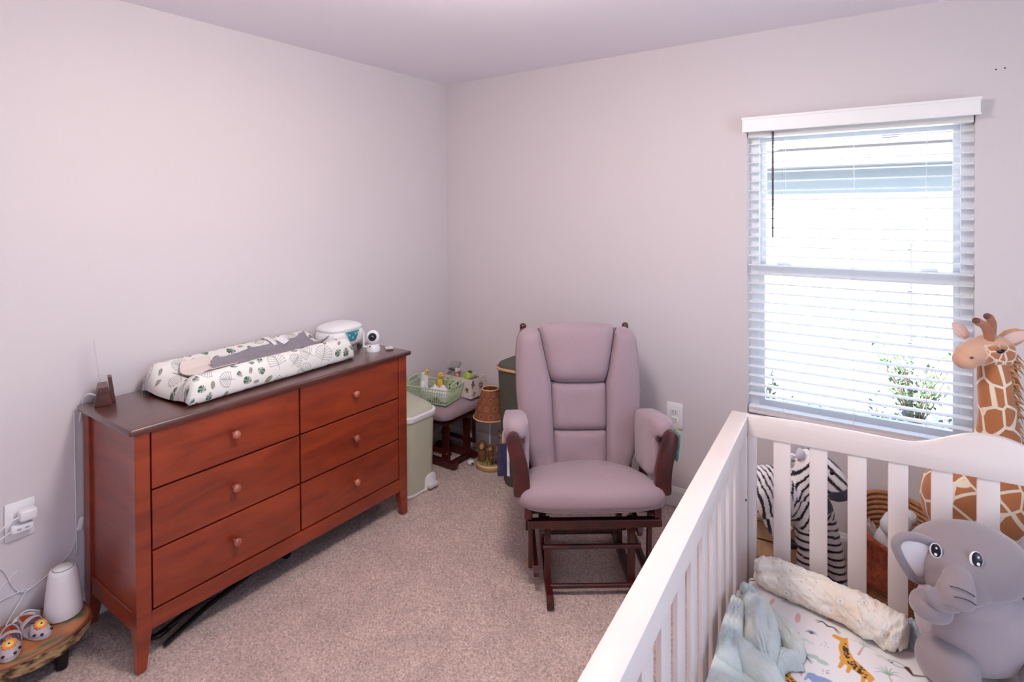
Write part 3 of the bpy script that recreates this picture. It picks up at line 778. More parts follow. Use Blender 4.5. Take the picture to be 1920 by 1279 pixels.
outlet_plate('wall_outlet', 'white wall outlet on the back wall right of the glider chair', (-1.008, WY1 - 0.001, 0.473), 0)
outlet_plate('wall_outlet', 'white wall outlet with two plugs on the left wall', (WX0 + 0.001, 0.650, 0.470), PI / 2)
def plug(name, label, y, z, big):
    t = thing(name, label, 'charger', (WX0 + 0.0125, y, z), 0)
    if big:
        bm = bmesh.new(); superell(bm, (0.021, 0, 0), (0.021, 0.026, 0.020), 4.5, 28, 14); obj('body', bm, M_WHITE, t, True)
    else:
        bm = bmesh.new(); superell(bm, (0.014, 0, 0), (0.014, 0.032, 0.014), 5, 28, 12); obj('body', bm, M_WHITE, t, True)
        for k in (-1, 1): obj('port', newbox((0.0255, k * 0.011 - 0.006, -0.003), (0.0285, k * 0.011 + 0.006, 0.003), 0.001), mat('port_grey', (170, 166, 172), 0.5), t)
    return t
plug('power_adapter', 'white cube power adapter in the upper socket of left outlet', 0.664, 0.492, True)
plug('usb_charger', 'flat white two-port charger in the lower socket of left outlet', 0.650, 0.449, False)

def cable(label, pts, r=0.0022, n=10, name='cable', m=None, cat='cable'):
    bm = bmesh.new(); tube(bm, smooth_path(pts, n), r, 8)
    return tag(obj(name, bm, m or M_CABLE, None, True), label, cat)
W = WX0 + 0.004
cable('white cable running left from the power adapter', [(W + 0.035, 0.638, 0.492), (W + 0.04, 0.60, 0.478), (W + 0.025, 0.56, 0.45), (W + 0.02, 0.50, 0.44)])
cable('white cable running left from the two-port charger', [(W + 0.030, 0.618, 0.448), (W + 0.035, 0.59, 0.438), (W + 0.02, 0.55, 0.41), (W + 0.02, 0.49, 0.36)])
cb = thing('switch_cable', 'thin white cable sagging on the left wall up to small switch', 'cable', (W + 0.001, 0.83, 0.36))
bm = bmesh.new(); tube(bm, smooth_path([(0, -0.012, -0.004), (0.0, -0.02, -0.04), (0, -0.04, -0.085), (0, -0.09, -0.118), (0, -0.14, -0.145), (0, -0.175, -0.150), (0, -0.20, -0.12), (0, -0.225, -0.05), (0, -0.26, -0.02), (0, -0.32, -0.01)], 8), 0.0022, 8); obj('wire', bm, M_CABLE, cb, True)
bm = bmesh.new(); superell(bm, (0.002, -0.006, 0.014), (0.0055, 0.0085, 0.025), 4, 16, 10, mat=Matrix.Rotation(math.radians(-14), 4, 'X')); obj('switch', bm, M_WHITE, cb, True)
cable('thin white cable hanging down the wall beside the dresser', [(WX0 + 0.006, 0.812, 0.80), (WX0 + 0.006, 0.813, 0.55), (WX0 + 0.006, 0.814, 0.26)], 0.0026)
cable('white cable of the night light curving over the dresser top', [(-2.486, 0.872, 0.850), (-2.505, 0.850, 0.868), (-2.535, 0.842, 0.860), (-2.557, 0.838, 0.835), (-2.565, 0.828, 0.76)], 0.0035)

# ------------------------------------------------------------------ live-edge wooden stool
st = thing('slab_stool', 'low live-edge wooden slab stool with black legs beside the dresser', 'stool', (-2.43, 0.62, 0))
STZ = 0.128
def slab():
    n = 120; rr = random.Random(3)
    out = []
    for k in range(n):
        a = 2 * PI * k / n
        x = 0.133 * math.copysign(abs(math.cos(a)) ** 0.85, math.cos(a)); y = 0.19 * math.copysign(abs(math.sin(a)) ** 0.9, math.sin(a))
        w = 1 + 0.02 * math.sin(3 * a + 1) + 0.012 * math.sin(7 * a) + 0.006 * math.sin(17 * a + 2)
        out.append((x * w, y * w, a))
    return out
so = slab()
def slab_top():
    nr = 60; P = np.zeros((nr, len(so) + 1, 3))
    for j in range(nr):
        f = 1 - (j / (nr - 1)) ** 1.5
        for k in range(len(so) + 1):
            x, y, a = so[k % len(so)]; P[j, k] = (x * f, y * f, STZ - (0.002 if j == 0 else 0))
    me = grid_mesh('slab', P[::-1].copy())
    co = verts(me); r = np.sqrt((co[:, 0] / 0.133) ** 2 + (co[:, 1] / 0.19) ** 2)
    wv = fbm(co[:, 0], co[:, 1], 60, 4, 18); wv2 = fbm(co[:, 0] * 3, co[:, 1], 61, 3, 10)
    c1 = np.array(lin((150, 84, 40))); c2 = np.array(lin((196, 128, 72))); c3 = np.array(lin((92, 112, 82))); c4 = np.array(lin((112, 54, 26)))
    t = np.clip(0.5 + wv * 1.4, 0, 1)[:, None]; c = c1 * (1 - t) + c2 * t
    g = np.clip((wv2 - 0.12) * 5, 0, 1)[:, None] * np.clip((r - 0.45) * 4, 0, 1)[:, None] * np.clip((0.93 - r) * 12, 0, 1)[:, None]
    c = c * (1 - g) + c3 * g
    e = np.clip((r - 0.93) * 14, 0, 1)[:, None]; c = c * (1 - e) + c4 * e
    set_color(me, c); return me
obj('slab_top', slab_top(), mat('slab_wood', (150, 84, 40), 0.35, attr='col', coat=0.4), st)
def bark():
    rows = 10; P = np.zeros((rows, len(so), 3)); rr = np.random.default_rng(5)
    for j in range(rows):
        z = STZ - 0.002 - 0.048 * j / (rows - 1)
        for k in range(len(so)):
            x, y, a = so[k]; f = 1 - 0.10 * (j / (rows - 1)) ** 1.4 + (rr.uniform(-0.02, 0.02) if 0 < j else 0)
            P[j, k] = (x * f, y * f, z)
    me = grid_mesh('bark', P, True); co = verts(me)
    n_ = fbm(co[:, 1] * 2 + co[:, 0], co[:, 2] * 3, 70, 3, 30); t = np.clip(0.5 + n_ * 1.6, 0, 1)[:, None]
    set_color(me, np.array(lin((74, 44, 26))) * (1 - t) + np.array(lin((196, 164, 116))) * t); return me
obj('bark_edge', bark(), mat('bark', (120, 84, 50), 0.9, attr='col'), st)
bm = bmesh.new(); prism(bm, [(x * 0.9, y * 0.9) for x, y, a in so], STZ - 0.050, STZ - 0.046, 'z'); obj('underside', bm, mat('slab_under', (96, 60, 34), 0.9), st)
for lx, ly in ((0.062, 0.085), (-0.085, 0.11), (0.062, -0.11), (-0.085, -0.11)):
    bm = bmesh.new(); lathe(bm, [(0, 0), (0.017, 0), (0.023, STZ - 0.048), (0, STZ - 0.048)], 20, T(lx, ly, 0)); obj('leg', bm, M_BLACK, st, 40)

# ------------------------------------------------------------------ sound machine
sm_ = thing('sound_machine', 'white tapered sound machine standing on the wooden slab stool', 'speaker', (-2.455, 0.738, STZ)); sm_.scale = (0.9, 0.9, 0.96)
bm = bmesh.new(); lathe(bm, [(0, 0), (0.050, 0), (0.060, 0.004), (0.0625, 0.014), (0.060, 0.05), (0.052, 0.12), (0.046, 0.158), (0.043, 0.168), (0.037, 0.173), (0.034, 0.1715), (0, 0.1715)], 48); obj('body', bm, mat('matte_white', (236, 232, 236), 0.45), sm_, 50)
bm = bmesh.new(); lathe(bm, [(0.0335, 0.1712), (0.0352, 0.1735), (0.0335, 0.1745), (0.0325, 0.1735)], 40, cap=False); obj('top_ring', bm, mat('ring_grey', (166, 160, 168), 0.5), sm_, True)
bm = bmesh.new(); lathe(bm, [(0.0322, 0.1716), (0.030, 0.1745), (0.0, 0.1752)], 40, cap=False); obj('touch_top', bm, M_WHITE, sm_, True)
bm = bmesh.new(); superell(bm, (0.043, 0.043, 0.028), (0.002, 0.002, 0.002), 2, 10, 6); obj('indicator', bm, M_WHITE, sm_, True)
for k in range(3):
    cable(['bundled white cable lying on the stool behind sandals, outermost loop', 'bundled white cable lying on the stool behind sandals, middle loop', 'bundled white cable lying on the stool behind sandals, innermost loop'][k],
          [(-2.50, 0.685, STZ + 0.012 + 0.006 * k), (-2.515 - 0.004 * k, 0.65, STZ + 0.018 + 0.008 * k), (-2.525, 0.60 + 0.004 * k, STZ + 0.008), (-2.505 - 0.008 * k, 0.585 + 0.01 * k, STZ + 0.004)], 0.0025)
cable('white cable zigzagging on the wall above the stool', [(W + 0.003, 0.52, 0.205), (W + 0.003, 0.60, 0.215), (W + 0.003, 0.662, 0.216), (W + 0.006, 0.655, 0.20), (W + 0.02, 0.612, 0.145), (W + 0.03, 0.600, STZ + 0.004)], 0.0018, 6)
cable('short white cable slanting on the wall at picture edge', [(W, 0.640, 0.292), (W, 0.605, 0.262), (W, 0.57, 0.235), (W, 0.53, 0.22)], 0.0018, 6)

# ------------------------------------------------------------------ lion sandals
M_SHOE = mat('sandal_grey', (188, 176, 182), 0.6, var=0.03, scale=20); M_SHOE_IN = mat('sandal_orange', (226, 106, 60), 0.6)
M_LION = mat('lion_orange', (238, 140, 60), 0.5); M_LIONF = mat('lion_yellow', (250, 214, 110), 0.5)
def sandal(label, loc, rz):
    t = thing('baby_sandal', label, 'sandal', loc, rz, 'lion sandals on the stool'); t.scale = (1.1, 1.1, 1.1)   # toe towards +x
    L_ = 0.066
    n = 40; out = [(L_ * math.cos(a) * (1.0 if math.cos(a) > 0 else 0.98), (0.027 + 0.006 * math.cos(a)) * math.sin(a)) for a in np.linspace(0, 2 * PI, n, endpoint=False)]
    bm = bmesh.new(); prism(bm, out, 0.0, 0.010, 'z', 0.003); obj('sole', bm, M_SHOE, t, 40)
    # toe cap and heel cup as curved shells
    def shell(a0, a1, z1, inset, nz_=8, na=22, zf=None):
        P = np.zeros((nz_, na, 3))
        for j in range(nz_):
            f = j / (nz_ - 1)
            for k in range(na):
                a = a0 + (a1 - a0) * k / (na - 1)
                h = z1(a) if callable(z1) else z1
                s = 1 - inset * f ** 2
                P[j, k] = (L_ * 0.98 * math.cos(a) * s, (0.0265 + 0.006 * math.cos(a)) * math.sin(a) * s, 0.009 + f * h)
        return grid_mesh('shell', P)
    o = obj('toe_cap', shell(-1.25, 1.25, 0.026, 0.55), M_SHOE, t); o.modifiers.new('s', 'SOLIDIFY').thickness = 0.0025
    o = obj('heel_cup', shell(PI - 1.2, PI + 1.2, 0.034, 0.06), M_SHOE, t); o.modifiers.new('s', 'SOLIDIFY').thickness = 0.003
    o = obj('heel_lining', shell(PI - 1.1, PI + 1.1, 0.030, 0.10), M_SHOE_IN, t); o.scale = (0.93, 0.9, 1)
    bm = bmesh.new(); tube(bm, smooth_path([(-0.01, -0.027, 0.012), (-0.012, -0.024, 0.034), (-0.012, 0, 0.044), (-0.012, 0.024, 0.034), (-0.01, 0.027, 0.012)], 6), 0.009, 8, flat=0.22, up=(0, 1, 0)); obj('strap', bm, M_SHOE, t, True)
    bm = bmesh.new()
    pts = [(0.016 * (1 + 0.10 * math.cos(11 * a)) * math.cos(a), 0.016 * (1 + 0.10 * math.cos(11 * a)) * math.sin(a)) for a in np.linspace(0, 2 * PI, 66, endpoint=False)]
    mt = T(0.030, 0, 0.030) @ Matrix.Rotation(math.radians(28), 4, 'Y')
    prism(bm, pts, 0, 0.006, 'z', 0.0, mt); li = obj('lion_mane', bm, M_LION, t)
    bm = bmesh.new(); lathe(bm, [(0.0105, 0.0055), (0.0100, 0.0085), (0, 0.0095)], 20, mt, cap=False); obj('lion_face', bm, M_LIONF, li, True)
    bm = bmesh.new(); superell(bm, (0, 0, 0), (0.0032, 0.0028, 0.0015), 2, 10, 6, mat=mt @ T(0.001, 0, 0.0098)); obj('lion_nose', bm, M_BLACK, li, True)
    bm = bmesh.new(); superell(bm, (0.0, 0, 0), (0.0032, 0.0036, 0.001), 2, 10, 6, mat=mt @ T(0.0045, 0, 0.0092)); obj('lion_muzzle', bm, M_WHITE, li, True)
    for k in (-0.9, -0.45, 0.45, 0.9):
        bm = bmesh.new(); x, y = L_ * 0.955 * math.cos(k), (0.0265 + 0.006 * math.cos(k)) * math.sin(k) * 0.975; superell(bm, (x, y, 0.017), (0.0045, 0.0045, 0.0036), 2, 10, 6); obj('vent_hole', bm, M_BLACK, t, True)
sandal('grey lion-face baby sandal lying nearer the sound machine', (-2.428, 0.646, STZ), math.radians(18))
sandal('grey lion-face baby sandal at the front, cut by the picture edge', (-2.402, 0.577, STZ), math.radians(-15))
bm = bmesh.new(); superell(bm, (0, 0, 0.03), (0.05, 0.035, 0.03), 3, 24, 12)
ob = obj('white_pouch', bm, mat('pouch_white', (232, 228, 230), 0.7), None, True); ob.location = (-2.505, 0.525, STZ); ob.rotation_euler = (0, 0, 0.5)
tag(ob, 'white soft pouch on the stool at the left picture edge', 'pouch')

# ------------------------------------------------------------------ folded black tubular stand under the dresser
fs = thing('folded_stand', 'folded black tubular metal stand lying under the dresser', 'folding stand', (-2.24, 1.2, 0))
for pts in ([(0.07, -0.255, 0.012), (0.0, -0.07, 0.015), (-0.045, 0.14, 0.02), (-0.06, 0.26, 0.02)], [(0.03, -0.27, 0.03), (-0.03, -0.06, 0.035), (-0.08, 0.12, 0.035)], [(0.045, -0.235, 0.05), (-0.01, -0.03, 0.055), (-0.06, 0.20, 0.05)]):
    bm = bmesh.new(); tube(bm, pts, 0.009, 10); obj('tube', bm, M_BLACK, fs, 40)
bm = bmesh.new(); tube(bm, smooth_path([(-0.02, -0.29, 0.03), (0.01, -0.285, 0.03), (0.03, -0.25, 0.03), (0.0, -0.16, 0.035)], 6), 0.010, 10); obj('curved_foot', bm, M_BLACK, fs, True)
for p in ((-0.045, 0.30, 0.022), (-0.075, 0.245, 0.022)):
    bm = bmesh.new(); lathe(bm, [(0, -0.012), (0.02, -0.012), (0.022, 0), (0.02, 0.012), (0, 0.012)], 18, T(*p) @ Matrix.Rotation(PI / 2, 4, 'Y')); obj('wheel', bm, M_BLACK, fs, 40)

# ================================================================== FAR LEFT CORNER
# diaper pail: rounded front towards the room
dp = thing('diaper_pail', 'tall sage green diaper pail with white rim beside the dresser', 'diaper pail', (-2.335, 2.277, 0))
def rrect(hx, hy, r, n=8, fr=None):
    out = []
    for cx_, cy_, a0 in ((hx - r, hy - r, 0), (-hx + r, hy - r, PI / 2), (-hx + r, -hy + r, PI), (hx - r, -hy + r, 1.5 * PI)):
        for k in range(n + 1):
            a = a0 + PI / 2 * k / n; out.append((cx_ + r * math.cos(a), cy_ + r * math.sin(a)))
    return out
def loft(bm, rings, capb=True, capt=True):
    rs = [[bm.verts.new(p) for p in r] for r in rings]; n = len(rs[0])
    for a, b in zip(rs[:-1], rs[1:]):
        for k in range(n): bm.faces.new((a[k], a[(k + 1) % n], b[(k + 1) % n], b[k]))
    if capb: bm.faces.new(list(reversed(rs[0])))
    if capt: bm.faces.new(rs[-1])
def ring(hx, hy, r, z, tilt=0.0): return [(x, y, z + tilt * x) for x, y in rrect(hx, hy, r)]
bm = bmesh.new(); loft(bm, [ring(0.135, 0.112, 0.06, 0.0), ring(0.138, 0.115, 0.06, 0.02), ring(0.142, 0.118, 0.06, 0.25), ring(0.146, 0.121, 0.06, 0.425)]); body = obj('body', bm, M_SAGE, dp, 40)
bm = bmesh.new(); loft(bm, [ring(0.150, 0.125, 0.06, 0.41, -0.05), ring(0.155, 0.129, 0.062, 0.418, -0.06), ring(0.155, 0.129, 0.062, 0.446, -0.10), ring(0.146, 0.121, 0.06, 0.452, -0.12)]); obj('white_rim', bm, M_WHITE, dp, 40)
bm = bmesh.new(); loft(bm, [ring(0.143, 0.118, 0.06, 0.452, -0.12), ring(0.137, 0.113, 0.06, 0.470, -0.15), ring(0.11, 0.095, 0.055, 0.482, -0.16), ring(0.05, 0.045, 0.03, 0.486, -0.16)]); obj('lid', bm, M_SAGE, dp, 40)
bm = bmesh.new(); loft(bm, [ring(0.139, 0.116, 0.06, -0.0), ring(0.139, 0.116, 0.06, 0.012)]); obj('foot_rim', bm, M_WHITE, dp, 40)
ped = [(y, z) for y, z in [(0.02, 0.0), (0.105, 0.0), (0.105, 0.05), (0.098, 0.072), (0.08, 0.082), (0.045, 0.082), (0.027, 0.072), (0.02, 0.05)]]
bm = bmesh.new(); prism(bm, ped, 0.118, 0.146, 'x', 0.004); pf = obj('pedal_frame', bm, M_WHITE, dp, 40)
bm = bmesh.new(); box(bm, (0.13, 0.030, 0.012), (0.172, 0.097, 0.034), 0.006, 3); obj('pedal', bm, mat('pedal_white', (226, 222, 226), 0.4), dp, 40)

# glider ottoman
M_OTT = M_FABRIC
ot = thing('ottoman', 'grey cushioned gliding ottoman with dark wood base in the corner', 'ottoman', (-2.380, 2.678, 0))
bm = bmesh.new(); superell(bm, (0, 0, 0.340), (0.178, 0.208, 0.048), 6, 48, 18, nz=3.0); obj('cushion', bm, M_OTT, ot, True)
obj('seat_board', newbox((-0.15, -0.17, 0.280), (0.15, 0.17, 0.296)), M_MAHOG, ot)
for sy in (-0.093, 0.10):
    bm = bmesh.new(); prism(bm, [(-0.155, 0), (0.15, 0), (0.166, 0.012), (0.172, 0.032), (0.158, 0.042), (-0.150, 0.042), (-0.165, 0.03), (-0.166, 0.01)], sy - 0.014, sy + 0.014, 'y', 0.003); obj('runner', bm, M_MAHOG, ot)
    for sx in (-0.085, 0.085):
        bm = bmesh.new(); prism(bm, [(sx - 0.028, 0.04), (sx + 0.028, 0.04), (sx + 0.018, 0.13), (sx + 0.026, 0.235), (sx - 0.026, 0.235), (sx - 0.018, 0.13)], sy - 0.011, sy + 0.011, 'y', 0.002); obj('upright', bm, M_MAHOG, ot)
    k = -1 if sy < 0 else 1
    for sx in (-0.12, 0.12): obj('swing_arm', newbox((sx - 0.011, sy + k * 0.030 - 0.006, 0.09), (sx + 0.011, sy + k * 0.030 + 0.006, 0.285), 0.002), M_MAHOG, ot)
    obj('link_bar', newbox((-0.14, sy + k * 0.018 - 0.006, 0.085), (0.14, sy + k * 0.018 + 0.006, 0.11), 0.002), M_MAHOG, ot)
    bm = bmesh.new(); lathe(bm, [(0, 0.004), (0.006, 0.003), (0.007, 0)], 10, T(0.12, sy + k * 0.036, 0.098) @ Matrix.Rotation(PI / 2 if k < 0 else -PI / 2, 4, 'X')); obj('bolt', bm, M_BRASS, ot)
for sx in (-0.12, 0.12):
    obj('cross_bar', newbox((sx - 0.012, -0.093, 0.016), (sx + 0.012, 0.10, 0.038), 0.002), M_MAHOG, ot)

# ------------------------------------------------------------------ green plastic basket on the ottoman
OTZ = 0.389
gb = thing('plastic_basket', 'pale green open-weave plastic basket full of baby things on the ottoman', 'basket', (-2.392, 2.590, OTZ), math.radians(10))
def basket_side(p0, p1, q0, q1, nu, nv, thick=0.003):
    """lattice between a bottom edge p0-p1 and a top edge q0-q1"""
    bm = bmesh.new(); p0, p1, q0, q1 = map(Vector, (p0, p1, q0, q1))
    for k in range(nu + 1):
        a = k / nu; tube(bm, [p0.lerp(p1, a), q0.lerp(q1, a)], thick * 0.6, 5)
    for k in range(nv + 1):
        b = k / nv; tube(bm, [p0.lerp(q0, b), p1.lerp(q1, b)], thick * 0.7, 5)
    for k in range(nu):
        tube(bm, [p0.lerp(p1, k / nu), q0.lerp(q1, (k + 1) / nu)], thick * 0.5, 5)
    return bm
bx_, by_, tx_, ty_, hz_ = 0.132, 0.082, 0.152, 0.098, 0.095
B = [(-bx_, -by_, 0.004), (bx_, -by_, 0.004), (bx_, by_, 0.004), (-bx_, by_, 0.004)]; Tt = [(-tx_, -ty_, hz_), (tx_, -ty_, hz_), (tx_, ty_, hz_), (-tx_, ty_, hz_)]
for i in range(4):
    j = (i + 1) % 4; obj('lattice_side', basket_side(B[i], B[j], Tt[i], Tt[j], 18 if i % 2 == 0 else 11, 4), M_GREENB, gb)
bm = bmesh.new(); tube(bm, [*Tt, Tt[0]], 0.0045, 8); obj('rim', bm, M_GREENB, gb)
for sx in (-1, 1):
    bm = bmesh.new(); tube(bm, smooth_path([(sx * tx_, -0.05, hz_), (sx * (tx_ + 0.003), -0.045, hz_ + 0.028), (sx * (tx_ + 0.003), 0.045, hz_ + 0.028), (sx * tx_, 0.05, hz_)], 6), 0.005, 8); obj('handle', bm, M_GREENB, gb, True)
obj('basket_floor', newbox((-bx_, -by_, 0.0), (bx_, by_, 0.005)), M_GREENB, gb)
def crumple(name, label, cat, loc, rx, ry, h, m, seed, rz=0.0, n=36):
    U, V = np.meshgrid(np.linspace(-1, 1, n), np.linspace(-1, 1, n)); R_ = np.sqrt(U ** 2 + V ** 2)
    H = h * np.clip(1 - R_ ** 2 * 0.6, 0.05, 1) * (0.75 + 0.35 * fbm(U, V, seed, 3, 1.6)) + h * 0.18 * fbm(U, V, seed + 5, 3, 4)
    me = grid_mesh(name, np.stack([U * rx * (1 + 0.08 * fbm(V, U, seed + 2, 2, 2)), V * ry * (1 + 0.08 * fbm(U, V, seed + 3, 2, 2)), np.maximum(H, 0.002)], -1))
    o = obj(name, me, m); o.location = loc; o.rotation_euler = (0, 0, rz); s = o.modifiers.new('s', 'SOLIDIFY'); s.thickness = 0.003
    return tag(o, label, cat)
gbw = Matrix.Translation((-2.392, 2.590, OTZ)) @ Matrix.Rotation(math.radians(10), 4, 'Z')
def inb(x, y, z): v = gbw @ Vector((x, y, z)); return (v.x, v.y, v.z)
crumple('muslin_cloth', 'white folded cloth heaped in the green basket', 'cloth', inb(0.04, -0.02, 0.006), 0.085, 0.055, 0.115, mat('white_cloth', (238, 234, 236), 0.9), 11, 0.3)
M_BOTTLE = mat('bottle_clear_white', (222, 224, 222), 0.25)
def bottle(label, p, capm, h=0.10, r=0.020):
    t = thing('baby_bottle', label, 'bottle', p, 0, 'bottles in the green basket')
    bm = bmesh.new(); lathe(bm, [(0, 0), (r, 0), (r, h * 0.55), (r * 0.75, h * 0.68), (r * 0.75, h * 0.74), (0, h * 0.74)], 20); obj('bottle_body', bm, M_BOTTLE, t, 40)
    bm = bmesh.new(); lathe(bm, [(r * 0.85, h * 0.74), (r * 0.85, h * 0.92), (r * 0.6, h), (0, h)], 20); obj('bottle_cap', bm, capm, t, 40)
M_YEL = mat('duck_yellow', (232, 196, 84), 0.45)
# yellow flower on a white tube, standing at the left of the basket
fl = thing('flower_toy', 'white toy with a yellow flower standing in the green basket', 'toy', inb(-0.085, 0.02, 0.006))
bm = bmesh.new(); lathe(bm, [(0, 0), (0.026, 0), (0.024, 0.11), (0.020, 0.14), (0, 0.145)], 20); obj('toy_body', bm, M_WHITE, fl, 40)
for k in range(5):
    a = 2 * PI * k / 5; bm = bmesh.new(); superell(bm, (0.022, 0.011 * math.cos(a), 0.148 + 0.011 * math.sin(a)), (0.005, 0.009, 0.009), 2, 12, 8); obj('petal', bm, M_YEL, fl, True)
bm = bmesh.new(); superell(bm, (0.027, 0, 0.148), (0.005, 0.006, 0.006), 2, 12, 8); obj('flower_centre', bm, mat('flower_centre', (190, 130, 60), 0.6), fl, True)
dk = thing('duck_toy', 'small yellow toy duck with orange bill in the green basket', 'toy', inb(-0.01, 0.078, 0.006), math.radians(-20))
bm = bmesh.new(); superell(bm, (0, 0, 0.06), (0.028, 0.022, 0.055), 2, 18, 12); superell(bm, (0.012, 0, 0.122), (0.020, 0.019, 0.019), 2, 18, 12); obj('duck_body', blob(bm, 0.003, 3), M_YEL, dk)
bm = bmesh.new(); superell(bm, (0.036, 0, 0.118), (0.010, 0.010, 0.004), 2, 12, 8); obj('bill', bm, mat('bill_orange', (222, 120, 40), 0.5), dk, True)
for s in (-1, 1):
    bm = bmesh.new(); superell(bm, (0.026, 0.010 * s, 0.130), (0.003, 0.003, 0.003), 2, 8, 6); obj('eye', bm, M_BLACK, dk, True)
gt = thing('teether', 'pale green leaf-shaped teether standing in the green basket', 'teether', inb(0.085, 0.045, 0.006), math.radians(-10))
bm = bmesh.new(); prism(bm, [(-0.018, 0.0), (0.018, 0), (0.02, 0.075), (0.014, 0.10), (0.0, 0.145), (-0.012, 0.105), (-0.02, 0.075)], -0.004, 0.004, 'y', 0.002, Matrix.Rotation(PI / 2, 4, 'Z')); obj('teether_body', bm, mat('teether_green', (186, 206, 150), 0.5), gt)
for a, b_ in ((-0.008, 0.062), (0.008, 0.062), (-0.008, 0.085), (0.008, 0.085)):
    bm = bmesh.new(); superell(bm, (0.004, a, b_), (0.003, 0.0045, 0.0055), 2, 10, 6); obj('teether_hole', bm, mat('hole_dark', (52, 56, 44), 0.8), gt, True)
bottle('clear baby bottle with a white cap in the green basket', inb(-0.05, -0.05, 0.006), M_WHITE, 0.11)

# ------------------------------------------------------------------ printed storage box behind it
pb = thing('storage_box', 'open white storage box with brown animal print on the ottoman', 'box', (-2.325, 2.785, OTZ), math.radians(0))
hx, hy, hh, th = 0.120, 0.070, 0.118, 0.004
def print_panel(w, h, seed):
    U, V = np.meshgrid(np.linspace(-w, w, 160), np.linspace(0, h, 90)); me = grid_mesh('panel', np.stack([U, U * 0, V], -1))
    p = Paint(np.stack([U.ravel(), V.ravel()], -1), (226, 216, 212), 0.002); rr = random.Random(seed)
    for c, r in (((-0.055, 0.085), 0.020), ((0.022, 0.062), 0.024), ((-0.04, 0.022), 0.012), ((0.09, 0.05), 0.016), ((-0.10, 0.05), 0.016)):
        if abs(c[0]) > w: continue
        for k in range(26):
            a = rr.uniform(0, 2 * PI); f = rr.uniform(0, 1) ** 0.5; p.ellipse((c[0] + math.cos(a) * r * f * 0.8, c[1] + math.sin(a) * r * f), r * 0.28, r * 0.2, rr.uniform(0, 3), rr.choice([(110, 80, 60), (140, 106, 82), (88, 66, 54), (166, 134, 104)]))
    for k in range(40): p.ellipse((rr.uniform(-w, w), rr.uniform(0, h)), 0.0022, 0.0018, 0, (120, 104, 98))
    set_color(me, p.c); return me
M_PBOX = mat('printed_card', (226, 216, 212), 0.6, attr='col'); M_PIN = mat('card_inside', (222, 212, 208), 0.7)
for w, loc, rz, nm in ((hy, (hx, 0, 0), PI / 2, 1), (hy, (-hx, 0, 0), -PI / 2, 2), (hx, (0, -hy, 0), 0, 3), (hx, (0, hy, 0), PI, 4)):
    o = obj('side_panel', print_panel(w, hh, 30 + nm), M_PBOX, pb); o.location = loc; o.rotation_euler = (0, 0, rz); s = o.modifiers.new('s', 'SOLIDIFY'); s.thickness = 0.004; s.offset = 0
obj('box_floor', newbox((-hx, -hy, 0), (hx, hy, 0.004)), M_PIN, pb)
pbw = Matrix.Translation((-2.325, 2.785, OTZ))
def inp(x, y, z): v = pbw @ Vector((x, y, z)); return (v.x, v.y, v.z)
gp = thing('plush_toy', 'grey plush toy with white tag sitting in the storage box corner', 'plush toy', inp(-0.085, 0.015, 0.005))
bm = bmesh.new(); superell(bm, (0, 0, 0.07), (0.035, 0.035, 0.07), 2, 18, 12); superell(bm, (0.005, 0.0, 0.150), (0.034, 0.036, 0.030), 2, 18, 12); superell(bm, (0, -0.045, 0.148), (0.01, 0.022, 0.018), 2, 12, 8); superell(bm, (0, 0.045, 0.15), (0.01, 0.022, 0.018), 2, 12, 8)
M_GP = mat('grey_plush', (158, 154, 156), 0.95, bump=0.4, bscale=500); obj('plush_body', blob(bm, 0.004, 4), M_GP, gp)
obj('tag_label', newbox((0.030, -0.03, 0.118), (0.036, 0.022, 0.146), 0.002), mat('tag_paper', (236, 230, 228), 0.7), gp)
bm = bmesh.new(); tube(bm, [(0.012, -0.06, 0.15), (0.03, -0.04, 0.132)], 0.003, 8); obj('dark_ribbon', bm, M_BLACK, gp)
tf = thing('frog_toy', 'bright green toy with dark top in the storage box', 'toy', inp(0.045, -0.005, 0.005))
bm = bmesh.new(); superell(bm, (0, 0, 0.075), (0.03, 0.028, 0.062), 2.6, 18, 12); obj('toy_body', bm, mat('lime', (176, 206, 70), 0.5), tf, True)
bm = bmesh.new(); superell(bm, (0.006, 0.008, 0.134), (0.016, 0.016, 0.008), 2, 14, 8); obj('toy_top', bm, mat('dark_green', (60, 78, 40), 0.6), tf, True)
rt = thing('rattle', 'grey beaded rattle lying over the storage box front edge', 'rattle', inp(0.085, -0.035, 0.005))
for k in range(7):
    a = 2 * PI * k / 7; bm = bmesh.new(); superell(bm, (0.02 * math.cos(a) + 0.018, 0.026 * math.sin(a), 0.112 + 0.014 * math.cos(a * 1.0)), (0.010, 0.010, 0.010), 2, 12, 8); obj('bead', bm, mat('bead_grey', (136, 128, 122), 0.6), rt, True)
bm = bmesh.new(); tube(bm, [(0, 0, 0), (0.0, 0, 0.11)], 0.006, 8); obj('rattle_stem', bm, M_GP, rt)
og = thing('orange_toy', 'small orange toy inside the storage box beside the grey plush', 'toy', inp(-0.035, -0.02, 0.005))
bm = bmesh.new(); superell(bm, (0, 0, 0.06), (0.018, 0.018, 0.06), 2.4, 14, 10); obj('toy_body', bm, mat('orange_toy', (220, 130, 92), 0.5), og, True)

